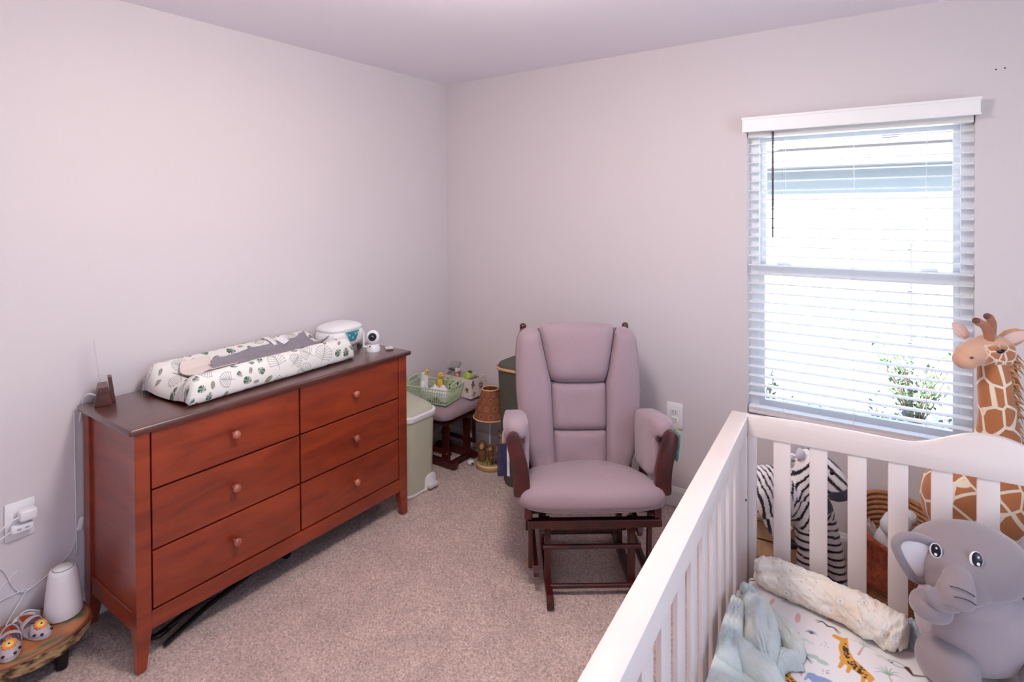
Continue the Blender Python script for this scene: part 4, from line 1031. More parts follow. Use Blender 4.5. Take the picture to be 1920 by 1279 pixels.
# ------------------------------------------------------------------ safari lamp on the floor
lp = thing('table_lamp', 'small lamp with brown ringed shade and jungle animal base on the carpet', 'lamp', (-2.082, 2.748, 0), math.radians(20))
M_LBASE = mat('lamp_base_tan', (190, 158, 104), 0.6, var=0.1, scale=40)
bm = bmesh.new(); lathe(bm, [(0, 0), (0.086, 0), (0.090, 0.008), (0.088, 0.022), (0.080, 0.028), (0, 0.030)], 48); obj('base', bm, M_LBASE, lp, 40)
bm = bmesh.new(); lathe(bm, [(0.088, 0.021), (0.091, 0.025), (0.085, 0.030)], 48, cap=False); obj('base_trim', bm, mat('trim_cream', (232, 208, 160), 0.5), lp, True)
bm = bmesh.new(); tube(bm, smooth_path([(-0.01, 0.02, 0.028), (-0.012, 0.02, 0.2), (0.0, 0.0, 0.26), (0.0, 0.0, 0.34)], 6), 0.0045, 8); obj('stem', bm, M_WHITE, lp, True)
def shade():
    nu, nv = 260, 70; A, V = np.meshgrid(np.linspace(0, 2 * PI, nu, endpoint=False), np.linspace(0, 1, nv))
    R_ = 0.104 + (0.050 - 0.104) * V; Zz = 0.302 + 0.166 * V
    me = grid_mesh('shade', np.stack([R_ * np.cos(A), R_ * np.sin(A), Zz], -1), True)
    p = Paint(np.stack([(A * 0.08).ravel(), (V * 0.17).ravel()], -1), (140, 84, 58), 0.002); rr = random.Random(2)
    for j, vv in enumerate((0.025, 0.068, 0.112, 0.15)):
        for k in range(10):
            c = ((k + 0.5 * (j % 2)) * 0.0503, vv)
            p.ellipse(c, 0.0135, 0.0135, 0, (186, 126, 92)); p.ellipse(c, 0.0105, 0.0105, 0, rr.choice([(150, 78, 56), (128, 72, 50), (160, 96, 66)])); 
            if k % 3 == 0: p.ellipse(c, 0.006, 0.006, 0, (176, 110, 78))
    set_color(me, p.c); return me
sh = obj('lamp_shade', shade(), mat('shade_brown', (140, 84, 58), 0.8, attr='col'), lp); s = sh.modifiers.new('s', 'SOLIDIFY'); s.thickness = 0.0015
for r_, z in ((0.1045, 0.302), (0.0505, 0.468)):
    bm = bmesh.new(); pts = [(r_ * math.cos(a), r_ * math.sin(a), z) for a in np.linspace(0, 2 * PI, 41)]; tube(bm, pts, 0.0042, 8, caps=False); obj('shade_trim', bm, mat('trim_cream', (226, 184, 130), 0.6), sh, True)
def figure(nm, parts, m, voxel=0.0032):
    bm = bmesh.new()
    for c, r_ in parts: superell(bm, c, r_, 2, 16, 10)
    return obj(nm, blob(bm, voxel, 3), m, lp)
M_MONK = mat('resin_brown', (120, 78, 48), 0.5, var=0.2, scale=60); M_TANF = mat('resin_tan', (186, 142, 96), 0.5, var=0.15, scale=60); M_GRASSY = mat('resin_grass', (142, 140, 72), 0.6, var=0.25, scale=70); M_ZEB = mat('resin_dark', (92, 62, 52), 0.5, var=0.5, scale=110)
lion = figure('lion_figure', [((-0.048, -0.02, 0.075), (0.028, 0.026, 0.045)), ((-0.046, -0.024, 0.130), (0.028, 0.026, 0.030))], M_MONK)
bm = bmesh.new(); superell(bm, (-0.044, -0.044, 0.128), (0.016, 0.011, 0.018), 2, 14, 10); superell(bm, (-0.044, -0.053, 0.121), (0.008, 0.007, 0.007), 2, 10, 8); obj('lion_face', blob(bm, 0.0025, 2), M_TANF, lion)
monk = figure('monkey_figure', [((0.008, -0.02, 0.075), (0.022, 0.024, 0.045)), ((0.010, -0.028, 0.122), (0.021, 0.019, 0.020)), ((-0.012, -0.028, 0.122), (0.007, 0.005, 0.007)), ((0.032, -0.028, 0.122), (0.007, 0.005, 0.007))], M_MONK)
bm = bmesh.new(); superell(bm, (0.010, -0.043, 0.118), (0.013, 0.008, 0.013), 2, 12, 8); obj('monkey_face', bm, M_TANF, monk, True)
figure('zebra_figure', [((0.042, -0.025, 0.062), (0.036, 0.022, 0.026)), ((0.062, -0.036, 0.045), (0.02, 0.015, 0.018)), ((0.02, -0.04, 0.05), (0.014, 0.014, 0.03))], M_ZEB)
gf = figure('giraffe_figure', [((0.052, 0.02, 0.09), (0.034, 0.022, 0.032)), ((0.055, 0.015, 0.13), (0.010, 0.010, 0.035)), ((0.060, 0.008, 0.165), (0.009, 0.009, 0.03)), ((0.068, -0.004, 0.188), (0.018, 0.009, 0.010)), ((0.054, 0.012, 0.20), (0.004, 0.004, 0.014))], M_TANF)
bm = bmesh.new(); superell(bm, (0.048, 0.02, 0.205), (0.008, 0.007, 0.009), 2, 10, 8); tube(bm, [(0.048, 0.024, 0.11), (0.047, 0.022, 0.2)], 0.005, 8); obj('giraffe_mane', bm, M_MONK, gf, True)
rr = random.Random(9)
for k in range(16):
    a = rr.uniform(-2.8, -0.2); r0 = rr.uniform(0.045, 0.075); x, y = r0 * math.cos(a), r0 * math.sin(a); bm = bmesh.new()
    tube(bm, smooth_path([(x, y, 0.028), (x * 1.05, y * 1.05, 0.045), (x * 1.02 + rr.uniform(-.015, .015), y * 1.02, rr.uniform(0.055, 0.085))], 4), [0.005] * 4 + [0.004] * 4 + [0.001], 6, flat=0.4); obj('grass_blade', bm, M_GRASSY, lp, True)
pt_ = thing('dropped_toy', 'small white and black toy on the carpet behind the lamp', 'toy', (-2.192, 2.690, 0), 0.4); pt_.scale = (0.7, 0.7, 0.8)
bm = bmesh.new(); superell(bm, (0, 0, 0.018), (0.03, 0.02, 0.018), 2.4, 18, 12); obj('toy_body', bm, M_WHITE, pt_, True)
bm = bmesh.new(); superell(bm, (0.018, -0.014, 0.016), (0.010, 0.008, 0.008), 2, 12, 8); obj('toy_spot', bm, M_BLACK, pt_, True)

# ------------------------------------------------------------------ laundry hamper behind the chair
hp = thing('laundry_hamper', 'dark olive fabric laundry hamper with bamboo rim behind the glider', 'hamper', (-1.735, 2.735, 0), 0)
bm = bmesh.new(); loft(bm, [ring(0.175, 0.135, 0.08, 0.0), ring(0.180, 0.140, 0.08, 0.02), ring(0.205, 0.160, 0.09, 0.63), ring(0.207, 0.161, 0.09, 0.655)]); obj('fabric_body', bm, M_HAMPER, hp, 40)
bm = bmesh.new(); pts = [(x, y, 0.655) for x, y in rrect(0.210, 0.163, 0.09)]; tube(bm, pts + [pts[0]], 0.009, 8, caps=False); obj('bamboo_rim', bm, M_BAMBOO, hp, True)
bm = bmesh.new(); loft(bm, [ring(0.207, 0.160, 0.09, 0.664), ring(0.200, 0.154, 0.088, 0.678), ring(0.10, 0.08, 0.05, 0.685)]); obj('fabric_lid', bm, M_HAMPER, hp, 40)

# ================================================================== GLIDER CHAIR
gc = thing('glider_chair', 'grey cushioned glider armchair with dark mahogany frame', 'armchair', (-1.159, 2.200, 0), math.radians(35.7))
TILT = Matrix.Rotation(math.radians(-13), 4, 'X')
# seat cushion
def seat():
    bm = bmesh.new()
    superell(bm, (0, 0, 0), (0.306, 0.265, 0.068), 5.5, 72, 26, nz=2.8)
    for v in bm.verts:
        x, y, z = v.co
        if y > 0: v.co.x *= 1 - 0.24 * (y / 0.265)          # narrower at the back
        if z > 0: v.co.z += 0.012 * (1 - (x / 0.29) ** 2) * (1 - (y / 0.27) ** 2)
        v.co.z += 0.004 * math.sin(x * 17 + y * 9) * (1 if z > 0 else 0)
        if y > -0.16: v.co.x *= 0.93
        if y < -0.2: v.co.y -= 0.02 * (1 - (x / 0.29) ** 2)  # rounded front
    bmesh.ops.transform(bm, matrix=T(0, -0.022, 0.366) @ TILT, verts=bm.verts)
    return bm
sc_ = obj('seat_cushion', seat(), M_FABRIC, gc, True)
bm = bmesh.new(); pts = []
for k in range(41):
    x = -0.272 + 0.544 * k / 40
    pts.append((x, -0.297 - 0.02 * (1 - (x / 0.29) ** 2) + 0.03 * abs(x / 0.272) ** 8 - 0.006, 0.408 - 0.004 * abs(x / 0.27) ** 4))
tube(bm, pts, 0.0022, 6); obj('front_seam', bm, M_SEAM, sc_, True)
# back cushion segments on the leaning back plane
def BP(a, h, off=0.0): return (a, 0.145 + (h - 0.36) * 0.20 + off, h)
def seg(name, bl_, br_, tr_, tl_, th, back=0.6, p=5.0, e=0.42, edge=0.04, puffs=None, off=0.0):
    return obj(name, pillow([BP(*bl_, off), BP(*br_, off), BP(*tr_, off), BP(*tl_, off)], th, back, 40, 40, p, e, puffs, edge), M_FABRIC, gc, True)
wr = lambda s, f: (lambda a, b: 0.004 * math.sin(f * a + s) * math.sin(f * 1.3 * b + 2 * s) * (a * (1 - a) * b * (1 - b)) * 16)
seg('headrest_pillow', (-0.130, 0.735), (0.130, 0.735), (0.186, 1.005), (-0.186, 1.005), 0.088, 0.8, 4.5, 0.42, 0.07, wr(1, 5), -0.005)
seg('back_panel_middle', (-0.125, 0.528), (0.125, 0.528), (0.130, 0.738), (-0.130, 0.738), 0.062, 0.9, 7, 0.40, 0.02, wr(2, 6))
seg('back_panel_lower', (-0.120, 0.345), (0.120, 0.345), (0.125, 0.532), (-0.125, 0.532), 0.060, 0.9, 7, 0.40, 0.02, wr(3, 7))
def bolster(s):
    # side bolster: strip between the centre column and the outer outline, wrapping backwards at its outer edge
    hs = np.linspace(0, 1, 60); nu = 30
    z = 0.345 + hs * 0.635
    inner = np.interp(z, [0.345, 0.53, 0.735, 0.98], [0.112, 0.118, 0.124, 0.178])
    outer = np.interp(z, [0.345, 0.45, 0.55, 0.70, 0.86, 0.93, 0.96, 0.98], [0.215, 0.255, 0.278, 0.292, 0.292, 0.285, 0.272, 0.235])
    P = np.zeros((60, nu * 2, 3))
    endf = np.clip(np.minimum(hs / 0.06, (1 - hs) / 0.07), 0, 1); endf = np.sqrt(1 - (1 - endf) ** 2)
    for i in range(nu * 2):
        fr = i < nu; t = (i / (nu - 1)) if fr else 1 - (i - nu) / (nu - 1)
        tt = 2 * t - 1
        prof = max(0.0, 1 - abs(tt) ** 4.0) ** 0.45
        a = inner + (outer - inner) * t
        yb = 0.145 + (z - 0.36) * 0.20
        wrk = 0.004 * np.sin(z * 40 + 3 * t + s) * np.sin(z * 17) * np.clip((0.62 - z) * 6, 0, 1)
        P[:, i, 0] = s * a; P[:, i, 2] = z
        P[:, i, 1] = yb - (0.082 * prof * endf + wrk) if fr else yb + 0.055 * prof * endf
        P[:, i, 1] += 0.02 * t ** 2
    if s < 0: P = P[:, ::-1]
    me = grid_mesh('bolster', P.copy(), True); me.flip_normals(); return me
for s in (-1, 1): obj('side_bolster', bolster(s), M_FABRIC, gc)
# piping lines between the panels
for s in (-1, 1):
    bm = bmesh.new(); tube(bm, smooth_path([BP(s * 0.117, 0.36, -0.028), BP(s * 0.123, 0.53, -0.030), BP(s * 0.129, 0.735, -0.030), BP(s * 0.184, 0.985, -0.028)], 8), 0.003, 6); obj('piping', bm, M_SEAM, gc, True)
for h in (0.530, 0.737):
    bm = bmesh.new(); tube(bm, [BP(-0.122, h, -0.026), BP(0, h - 0.004, -0.026), BP(0.122, h, -0.026)], 0.003, 6); obj('piping', bm, M_SEAM, gc, True)
# wooden back frame behind the cushion
for s in (-1, 1):
    bm = bmesh.new(); pts = [(s * 0.235, 0.215, 0.30), (s * 0.248, 0.255, 0.50), (s * 0.252, 0.315, 0.80), (s * 0.252, 0.348, 0.965)]
    tube(bm, pts, [0.016, 0.017, 0.017, 0.016], 10); superell(bm, (s * 0.252, 0.351, 0.972), (0.017, 0.017, 0.016), 2, 14, 8); obj('back_post', bm, M_MAHOG, gc, 50)
for a in (-0.15, -0.075, 0.0, 0.075, 0.15):
    bm = bmesh.new(); tube(bm, [(a, 0.225, 0.34), (a, 0.335, 0.90)], 0.010, 8); obj('back_slat', bm, M_MAHOG, gc, 40)
bm = bmesh.new(); tube(bm, [(-0.25, 0.338, 0.90), (0.25, 0.338, 0.90)], 0.016, 10); obj('back_rail', bm, M_MAHOG, gc, 40)
bm = bmesh.new(); tube(bm, [(-0.24, 0.222, 0.335), (0.24, 0.222, 0.335)], 0.016, 10); obj('back_rail', bm, M_MAHOG, gc, 40)
# arms
for s in (-1, 1):
    bm = bmesh.new()
    superell(bm, (0, 0, 0), (0.054, 0.215, 0.050), 3.2, 32, 22, mat=T(s * 0.297, 0.005, 0.618) @ TILT)
    superell(bm, (0, 0, 0), (0.026, 0.195, 0.12), 3.6, 24, 22, mat=T(s * 0.268, 0.015, 0.53) @ TILT)
    superell(bm, (0, 0, 0), (0.018, 0.16, 0.075), 3.6, 24, 20, mat=T(s * 0.330, 0.065, 0.575) @ TILT)
    me = blob(bm, 0.0065, 8)
    co = verts(me); n_ = fbm(co[:, 1] * 1.0 + co[:, 2], co[:, 2], 80, 3, 14); co[:, 0] += 0.003 * n_; me.vertices.foreach_set('co', co.reshape(-1)); me.update()
    ap = obj('arm_pad', me, M_FABRIC, gc)
    out = [(-0.338, 0.640), (-0.330, 0.662), (-0.310, 0.670), (-0.290, 0.660), (-0.277, 0.632), (-0.265, 0.585), (-0.252, 0.525), (-0.247, 0.470), (-0.252, 0.428), (-0.306, 0.420), (-0.311, 0.470), (-0.316, 0.525), (-0.328, 0.580)]
    if s > 0: out = [(-x, z) for x, z in reversed(out)]
    sp = [(p[0], p[1]) for p in smooth_path([(*p, 0) for p in out + [out[0]]], 4)[:-1]]
    bm = bmesh.new(); prism(bm, sp, -0.232, -0.198, 'y', 0.005); obj('arm_front_post', bm, M_MAHOG, gc, 40)
    obj('arm_board', newbox((-0.03, -0.20, -0.012), (0.03, 0.20, 0.012), 0.003, 2, T(s * 0.295, 0.0, 0.585) @ TILT), M_MAHOG, gc)
    obj('arm_rear_post', newbox((s * 0.29 - 0.016, 0.13, 0.30), (s * 0.29 + 0.016, 0.17, 0.56), 0.003), M_MAHOG, gc)
    # side pocket
    bm = bmesh.new(); superell(bm, (0, 0, 0), (0.020, 0.125, 0.085), 4, 24, 16, mat=T(s * 0.338, 0.05, 0.485) @ TILT); me = blob(bm, 0.006, 3)
    obj('side_pocket', me, M_FABRIC, gc)
# seat frame under the cushion
for s in (-1, 1):
    obj('seat_side_rail', newbox((s * 0.255 - 0.014, -0.24, -0.022), (s * 0.255 + 0.014, 0.24, 0.022), 0.003, 2, T(0, 0.0, 0.325) @ Matrix.Rotation(math.radians(-8), 4, 'X')), M_MAHOG, gc)
obj('seat_front_rail', newbox((-0.255, -0.225, 0.290), (0.275, -0.195, 0.322), 0.003), M_MAHOG, gc)
obj('seat_back_rail', newbox((-0.255, 0.19, 0.27), (0.255, 0.22, 0.31), 0.003), M_MAHOG, gc)
obj('seat_deck', newbox((-0.25, -0.21, -0.006), (0.25, 0.21, 0.006), 0, 2, T(0, 0, 0.300) @ TILT), M_DARKGAP, gc)
# swinging links and base
for s in (-1, 1):
    for yy, dy in ((-0.155, 0.025), (0.12, 0.025)):
        bm = bmesh.new(); prism(bm, [(yy - 0.014, 0.34), (yy + 0.014, 0.34), (yy + dy + 0.014, 0.085), (yy + dy - 0.014, 0.085)], s * 0.243 - 0.009, s * 0.243 + 0.009, 'x', 0.003); obj('swing_link', bm, M_MAHOG, gc)
    bm = bmesh.new(); prism(bm, [(-0.185, 0.075), (0.18, 0.075), (0.185, 0.095), (0.17, 0.115), (-0.175, 0.115), (-0.19, 0.095)], s * 0.222 - 0.010, s * 0.222 + 0.010, 'x', 0.003); obj('glide_bar', bm, M_MAHOG, gc)
    bm = bmesh.new(); prism(bm, [(-0.275, 0.006), (-0.268, 0.0), (0.30, 0.0), (0.305, 0.02), (0.28, 0.042), (-0.245, 0.042), (-0.272, 0.03)], s * 0.172 - 0.014, s * 0.172 + 0.014, 'x', 0.003); obj('runner', bm, M_MAHOG, gc)
    for yy in (-0.13, 0.13):
        bm = bmesh.new(); prism(bm, [(yy - 0.026, 0.04), (yy + 0.026, 0.04), (yy + 0.020, 0.16), (yy + 0.030, 0.275), (yy - 0.030, 0.275), (yy - 0.020, 0.16)], s * 0.172 - 0.012, s * 0.172 + 0.012, 'x', 0.003); obj('upright', bm, M_MAHOG, gc)
    bm = bmesh.new(); prism(bm, [(-0.185, 0.235), (0.185, 0.235), (0.195, 0.255), (0.185, 0.275), (-0.185, 0.275), (-0.195, 0.255)], s * 0.196 - 0.010, s * 0.196 + 0.010, 'x', 0.003); obj('top_bar', bm, M_MAHOG, gc)
    for yy, zz, xx in ((-0.155, 0.255, 0.158), (-0.13, 0.095, 0.255), (0.13, 0.255, 0.158)):
        bm = bmesh.new(); lathe(bm, [(0, 0.006), (0.006, 0.005), (0.008, 0)], 12, T(s * xx, yy, zz) @ Matrix.Rotation(-s * PI / 2 if xx < 0.2 else s * PI / 2, 4, 'Y')); obj('bolt', bm, M_BRASS, gc, True)
for yy, zz, hw, r_ in ((-0.20, 0.205, 0.195, 0.0095), (-0.06, 0.20, 0.165, 0.011), (0.08, 0.21, 0.165, 0.014), (-0.182, 0.036, 0.165, 0.0095), (0.20, 0.036, 0.165, 0.0095)):
    bm = bmesh.new(); tube(bm, [(-hw, yy, zz), (hw, yy, zz)], r_, 12); obj('cross_dowel', bm, M_MAHOG, gc, 40)

# things tucked into the side pockets
gcm = Matrix.Translation((-1.159, 2.200, 0)) @ Matrix.Rotation(math.radians(35.7), 4, 'Z')
bk = thing('board_book', 'dark blue book in the left side pocket of the glider', 'book', gcm @ Vector((-0.350, -0.135, 0.462)), math.radians(35.7 + 24))
RB = Matrix.Rotation(math.radians(10), 4, 'Y') @ Matrix.Rotation(math.radians(-22), 4, 'X')
obj('pages', newbox((-0.005, -0.040, 0.0), (0.005, 0.041, 0.118), 0, 2, RB), M_WHITE, bk)
obj('back_cover', newbox((0.0052, -0.043, -0.003), (0.0075, 0.043, 0.121), 0, 2, RB), mat('book_cover_pale', (206, 204, 214), 0.5), bk)
obj('front_cover', newbox((-0.0075, -0.043, -0.003), (-0.0052, 0.043, 0.121), 0, 2, RB), mat('book_navy', (46, 58, 92), 0.4, var=0.5, scale=30), bk)
pk = thing('wipes_packet', 'small teal and yellow packet in the right side pocket of the glider', 'packet', gcm @ Vector((0.366, -0.07, 0.50)), math.radians(35.7))
bm = pillow([(0, -0.05, 0), (0, 0.05, 0), (0.012, 0.05, 0.115), (0.012, -0.05, 0.115)], 0.010, 1.0, 16, 16)
obj('packet_body', bm, mat('packet_teal', (96, 176, 176), 0.35, var=0.3, scale=40), pk, True)
bm = pillow([(0.0145, -0.045, 0.098), (0.0145, 0.045, 0.098), (0.0155, 0.045, 0.120), (0.0155, -0.045, 0.120)], 0.003, 1.0, 8, 8)
obj('packet_flap', bm, mat('packet_yellow', (196, 184, 110), 0.4), pk, True)

# ================================================================== CRIB
CA = math.radians(4.5)
CO = (-0.546, 2.199, 0)
cr = thing('baby_crib', 'white painted wooden baby crib with slatted sides', 'crib', CO, CA)   # local: x right, -y towards the viewer
CWD, CLN = 1.48, 1.50
# left side: top rail, bottom rail, posts, slats
obj('side_top_rail', newbox((0.0, -CLN, 0.737), (0.061, 0.0, 0.80), 0.004, 2), M_CRIB, cr, 40)
obj('side_bottom_rail', newbox((0.012, -CLN + 0.04, 0.09), (0.050, -0.05, 0.15), 0.003), M_CRIB, cr, 40)
obj('corner_post', newbox((0.004, -0.062, 0.0), (0.060, -0.002, 0.737), 0.003), M_CRIB, cr, 40)
obj('corner_post', newbox((0.004, -CLN + 0.002, 0.0), (0.060, -CLN + 0.062, 0.737), 0.003), M_CRIB, cr, 40)
sl = newbox((0.0, -0.0375, 0.15), (0.012, 0.0375, 0.737), 0.0025); slm = bpy.data.meshes.new('side_slat'); sl.to_mesh(slm); sl.free(); slm.materials.append(M_CRIB); slm.shade_smooth(); slm.set_sharp_from_angle(angle=math.radians(40))
for k in range(-1, 10):
    y = -1.025 + 0.13 * (k - 2) - 0.0
    if -CLN + 0.10 < y < -0.09:
        o = obj('side_slat', slm, None, cr); o.location = (0.026, y, 0)
# far panel: shaped top rail
def top_profile(x):
    s = min(x, CWD - x)
    t = min(max((s - 0.53) / 0.20, 0), 1); t = t * t * (3 - 2 * t)
    return 0.800 + 0.006 * math.sin(min(s, 0.5) / 0.5 * PI) + 0.062 * t
out = [(x, 0.730) for x in (0.061, CWD - 0.061)]
for k in range(81):
    x = CWD - 0.061 - (CWD - 0.122) * k / 80; out.append((x, top_profile(x)))
bm = bmesh.new(); prism(bm, out, -0.044, -0.014, 'y', 0.004); obj('end_top_rail', bm, M_CRIB, cr, 30)
obj('end_bottom_rail', newbox((0.061, -0.042, 0.09), (CWD - 0.061, -0.016, 0.15), 0.003), M_CRIB, cr, 40)
sl = newbox((-0.0272, -0.006, 0.15), (0.0272, 0.006, 0.735), 0.0025); elm = bpy.data.meshes.new('end_slat'); sl.to_mesh(elm); sl.free(); elm.materials.append(M_CRIB); elm.shade_smooth(); elm.set_sharp_from_angle(angle=math.radians(40))
for k in range(12):
    x = 0.172 + 0.1127 * k
    if x < CWD - 0.1: o = obj('end_slat', elm, None, cr); o.location = (x, -0.032, 0)
obj('edge_stile', newbox((0.061, -0.040, 0.15), (0.089, -0.018, 0.735), 0.002), M_CRIB, cr, 40)
obj('corner_post', newbox((CWD - 0.061, -0.062, 0.0), (CWD - 0.004, -0.002, 0.80), 0.003), M_CRIB, cr, 40)
obj('corner_post', newbox((CWD - 0.061, -CLN + 0.002, 0.0), (CWD - 0.004, -CLN + 0.062, 0.80), 0.003), M_CRIB, cr, 40)
for k in range(12):
    x = 0.172 + 0.1127 * k
    if x < CWD - 0.1: o = obj('end_slat', elm, None, cr); o.location = (x, -CLN + 0.032, 0)
obj('end_top_rail', newbox((0.061, -CLN + 0.014, 0.737), (CWD - 0.061, -CLN + 0.05, 0.80), 0.003), M_CRIB, cr, 40)
obj('end_bottom_rail', newbox((0.061, -CLN + 0.018, 0.09), (CWD - 0.061, -CLN + 0.046, 0.15), 0.003), M_CRIB, cr, 40)
obj('side_bottom_rail', newbox((CWD - 0.050, -CLN + 0.064, 0.09), (CWD - 0.012, -0.064, 0.15), 0.003), M_CRIB, cr, 40)
obj('mattress_support', newbox((0.061, -CLN + 0.065, 0.11), (CWD - 0.061, -0.065, 0.125)), M_CRIB, cr)
bm = bmesh.new(); lathe(bm, [(0, 0.0045), (0.004, 0.004), (0.0042, 0)], 12, T(0.060, -0.09, 0.52) @ Matrix.Rotation(PI / 2, 4, 'Y')); obj('hex_bolt', bm, M_BLACK, cr)

# ------------------------------------------------------------------ mattress with printed sheet
MZ = 0.25
mt_ = thing('crib_mattress', 'crib mattress with white safari-print fitted sheet', 'mattress', CO, CA)
def sheet():
    x0, x1, y0, y1 = 0.066, 1.41, -1.43, -0.068
    xs = np.concatenate([[x0, x0 + 0.004], np.arange(x0 + 0.01, 0.86, 0.002), np.linspace(0.88, x1, 14)])
    ys = np.concatenate([np.linspace(y0, -0.62, 14), np.arange(-0.60, y1 - 0.008, 0.002), [y1 - 0.004, y1]])
    X, Y = np.meshgrid(xs, ys)
    d = np.minimum(np.minimum(X - x0, x1 - X), np.minimum(Y - y0, y1 - Y))
    rnd = np.clip(d / 0.03, 0, 1); Zs = MZ - 0.03 * (1 - np.sqrt(1 - (1 - rnd) ** 2)) + 0.0015 * fbm(X, Y, 90, 3, 6) * rnd
    me = grid_mesh('sheet', np.stack([X, Y, Zs], -1))
    p = Paint(np.stack([X.ravel(), Y.ravel()], -1), (232, 224, 222), 0.0022)
    rr = random.Random(12)
    OR, BK, GR, GN, BL, PKc = (222, 156, 62), (52, 40, 38), (182, 196, 182), (150, 176, 150), (142, 158, 196), (222, 170, 166)
    def giraffe(c, s, a, flip=1):
        ca, sa = math.cos(a), math.sin(a)
        def q(x, y): x *= flip; return (c[0] + s * (x * ca - y * sa), c[1] + s * (x * sa + y * ca))
        p.stroke([q(-0.55, 0.95), q(-0.30, 0.92)], 0.10 * s, 0.12 * s, OR)               # head
        p.stroke([q(-0.28, 0.95), q(-0.22, 0.5), q(-0.02, 0.1)], 0.11 * s, 0.20 * s, OR)  # neck
        p.stroke([q(-0.02, 0.05), q(0.30, -0.12), q(0.62, -0.30)], 0.24 * s, 0.16 * s, OR)
        p.stroke([q(-0.10, 0.0), q(-0.16, -0.45)], 0.09 * s, 0.05 * s, OR); p.stroke([q(0.10, -0.05), q(0.08, -0.5)], 0.08 * s, 0.05 * s, OR)
        p.stroke([q(0.5, -0.3), q(0.52, -0.66)], 0.08 * s, 0.05 * s, OR); p.stroke([q(0.64, -0.3), q(0.74, -0.7)], 0.08 * s, 0.045 * s, OR)
        p.stroke([q(-0.26, 1.02), q(-0.22, 1.10)], 0.03 * s, 0.03 * s, OR)
        for k in range(60):
            t = rr.random()
            if t < 0.4: u = rr.random(); b = q(-0.26 + 0.22 * u + rr.uniform(-.07, .07), 0.8 - 0.68 * u)
            else: u = rr.random(); b = q(0.0 + 0.58 * u, 0.05 - 0.32 * u + rr.uniform(-.16, .16))
            p.ellipse(b, 0.045 * s, 0.030 * s, rr.uniform(0, 3), BK)
    def palm(c, s, a, col, trunk=None):
        if trunk: p.stroke([c, (c[0] + math.cos(a - PI / 2) * s * 1.3, c[1] + math.sin(a - PI / 2) * s * 1.3)], 0.0015, 0.0028, trunk)
        for k in range(-3, 4):
            t = a + PI / 2 + k * 0.52; e = (c[0] + math.cos(t) * s, c[1] + math.sin(t) * s); m_ = (c[0] + math.cos(t) * s * 0.5 + math.cos(a + PI / 2) * s * 0.22, c[1] + math.sin(t) * s * 0.5 + math.sin(a + PI / 2) * s * 0.22)
            p.stroke([c, m_, e], 0.0022, 0.0006, col)
    def frond(c, s, a, col):
        for k in (-1, 1):
            for j in range(2):
                t = a + k * (0.25 + 0.5 * j); m_ = (c[0] + k * math.cos(a) * s * 0.45, c[1] + k * math.sin(a) * s * 0.45 + 0.25 * s); e = (c[0] + k * math.cos(a) * s * (1 - 0.1 * j), c[1] + k * math.sin(a) * s * (1 - 0.1 * j) - 0.25 * s * j)
                p.stroke([c, m_, e], 0.0028, 0.0010, col)
    def leafpair(c, s, col):
        p.ellipse((c[0] - s * 0.4, c[1] + s * 0.15), s * 0.55, s * 0.32, 0.3, col); p.ellipse((c[0] + s * 0.45, c[1] - s * 0.15), s * 0.55, s * 0.32, -0.2, col)
    def dots(c, s, n, col):
        for k in range(n): p.stroke([(c[0] + rr.uniform(-s, s), c[1] + rr.uniform(-s, s))] * 2, 0.0011, 0.0011, col)
    def eleph(c, s, col):
        p.ellipse(c, s, s * 0.62, 0, col); p.ellipse((c[0] - s * 0.8, c[1] + s * 0.25), s * 0.45, s * 0.42, 0, col); p.stroke([(c[0] - s * 1.1, c[1] + s * 0.2), (c[0] - s * 1.35, c[1] - s * 0.4)], s * 0.14, s * 0.07, col)
        for k in (-0.6, -0.2, 0.3, 0.65): p.stroke([(c[0] + k * s, c[1] - 0.4 * s), (c[0] + k * s, c[1] - 0.95 * s)], s * 0.16, s * 0.13, col)
        p.stroke([(c[0] + s * 0.75, c[1] + 0.1 * s), (c[0] + s * 1.2, c[1] + 0.3 * s)], 0.003, 0.002, PKc)
    # hand-placed motifs that the photo shows, then filler around
    giraffe((0.372, -0.350), 0.088, -0.18); giraffe((0.226, -0.505), 0.075, -0.15)
    frond((0.318, -0.222), 0.036, -0.35, (72, 62, 66)); frond((0.250, -0.395), 0.036, -0.25, (66, 60, 66))
    palm((0.275, -0.282), 0.016, 0, (96, 98, 124), None); palm((0.412, -0.262), 0.036, -0.3, GR, (206, 150, 146)); palm((0.470, -0.350), 0.034, 0.2, GN, (206, 160, 150))
    leafpair((0.295, -0.385), 0.030, GR); leafpair((0.268, -0.322), 0.018, (206, 212, 206)); leafpair((0.46, -0.285), 0.02, (204, 214, 196))
    eleph((0.315, -0.470), 0.034, BL); palm((0.405, -0.450), 0.018, 0.4, BL, BL)
    p.ellipse((0.256, -0.448), 0.006, 0.026, 0.15, PKc); p.ellipse((0.325, -0.185), 0.010, 0.007, 0.4, (226, 160, 140))
    dots((0.31, -0.31), 0.012, 12, (150, 140, 146)); dots((0.318, -0.425), 0.010, 12, BK); dots((0.49, -0.36), 0.02, 18, (226, 176, 140))
    p.ellipse((0.492, -0.292), 0.022, 0.010, -0.2, (150, 156, 150)); p.ellipse((0.492, -0.292), 0.018, 0.007, -0.2, (228, 226, 222)); p.ellipse((0.480, -0.292), 0.003, 0.003, 0, BK)
    p.stroke([(0.516, -0.296), (0.528, -0.318)], 0.007, 0.003, (84, 52, 44)); p.stroke([(0.53, -0.316), (0.556, -0.306)], 0.004, 0.002, (110, 120, 108))
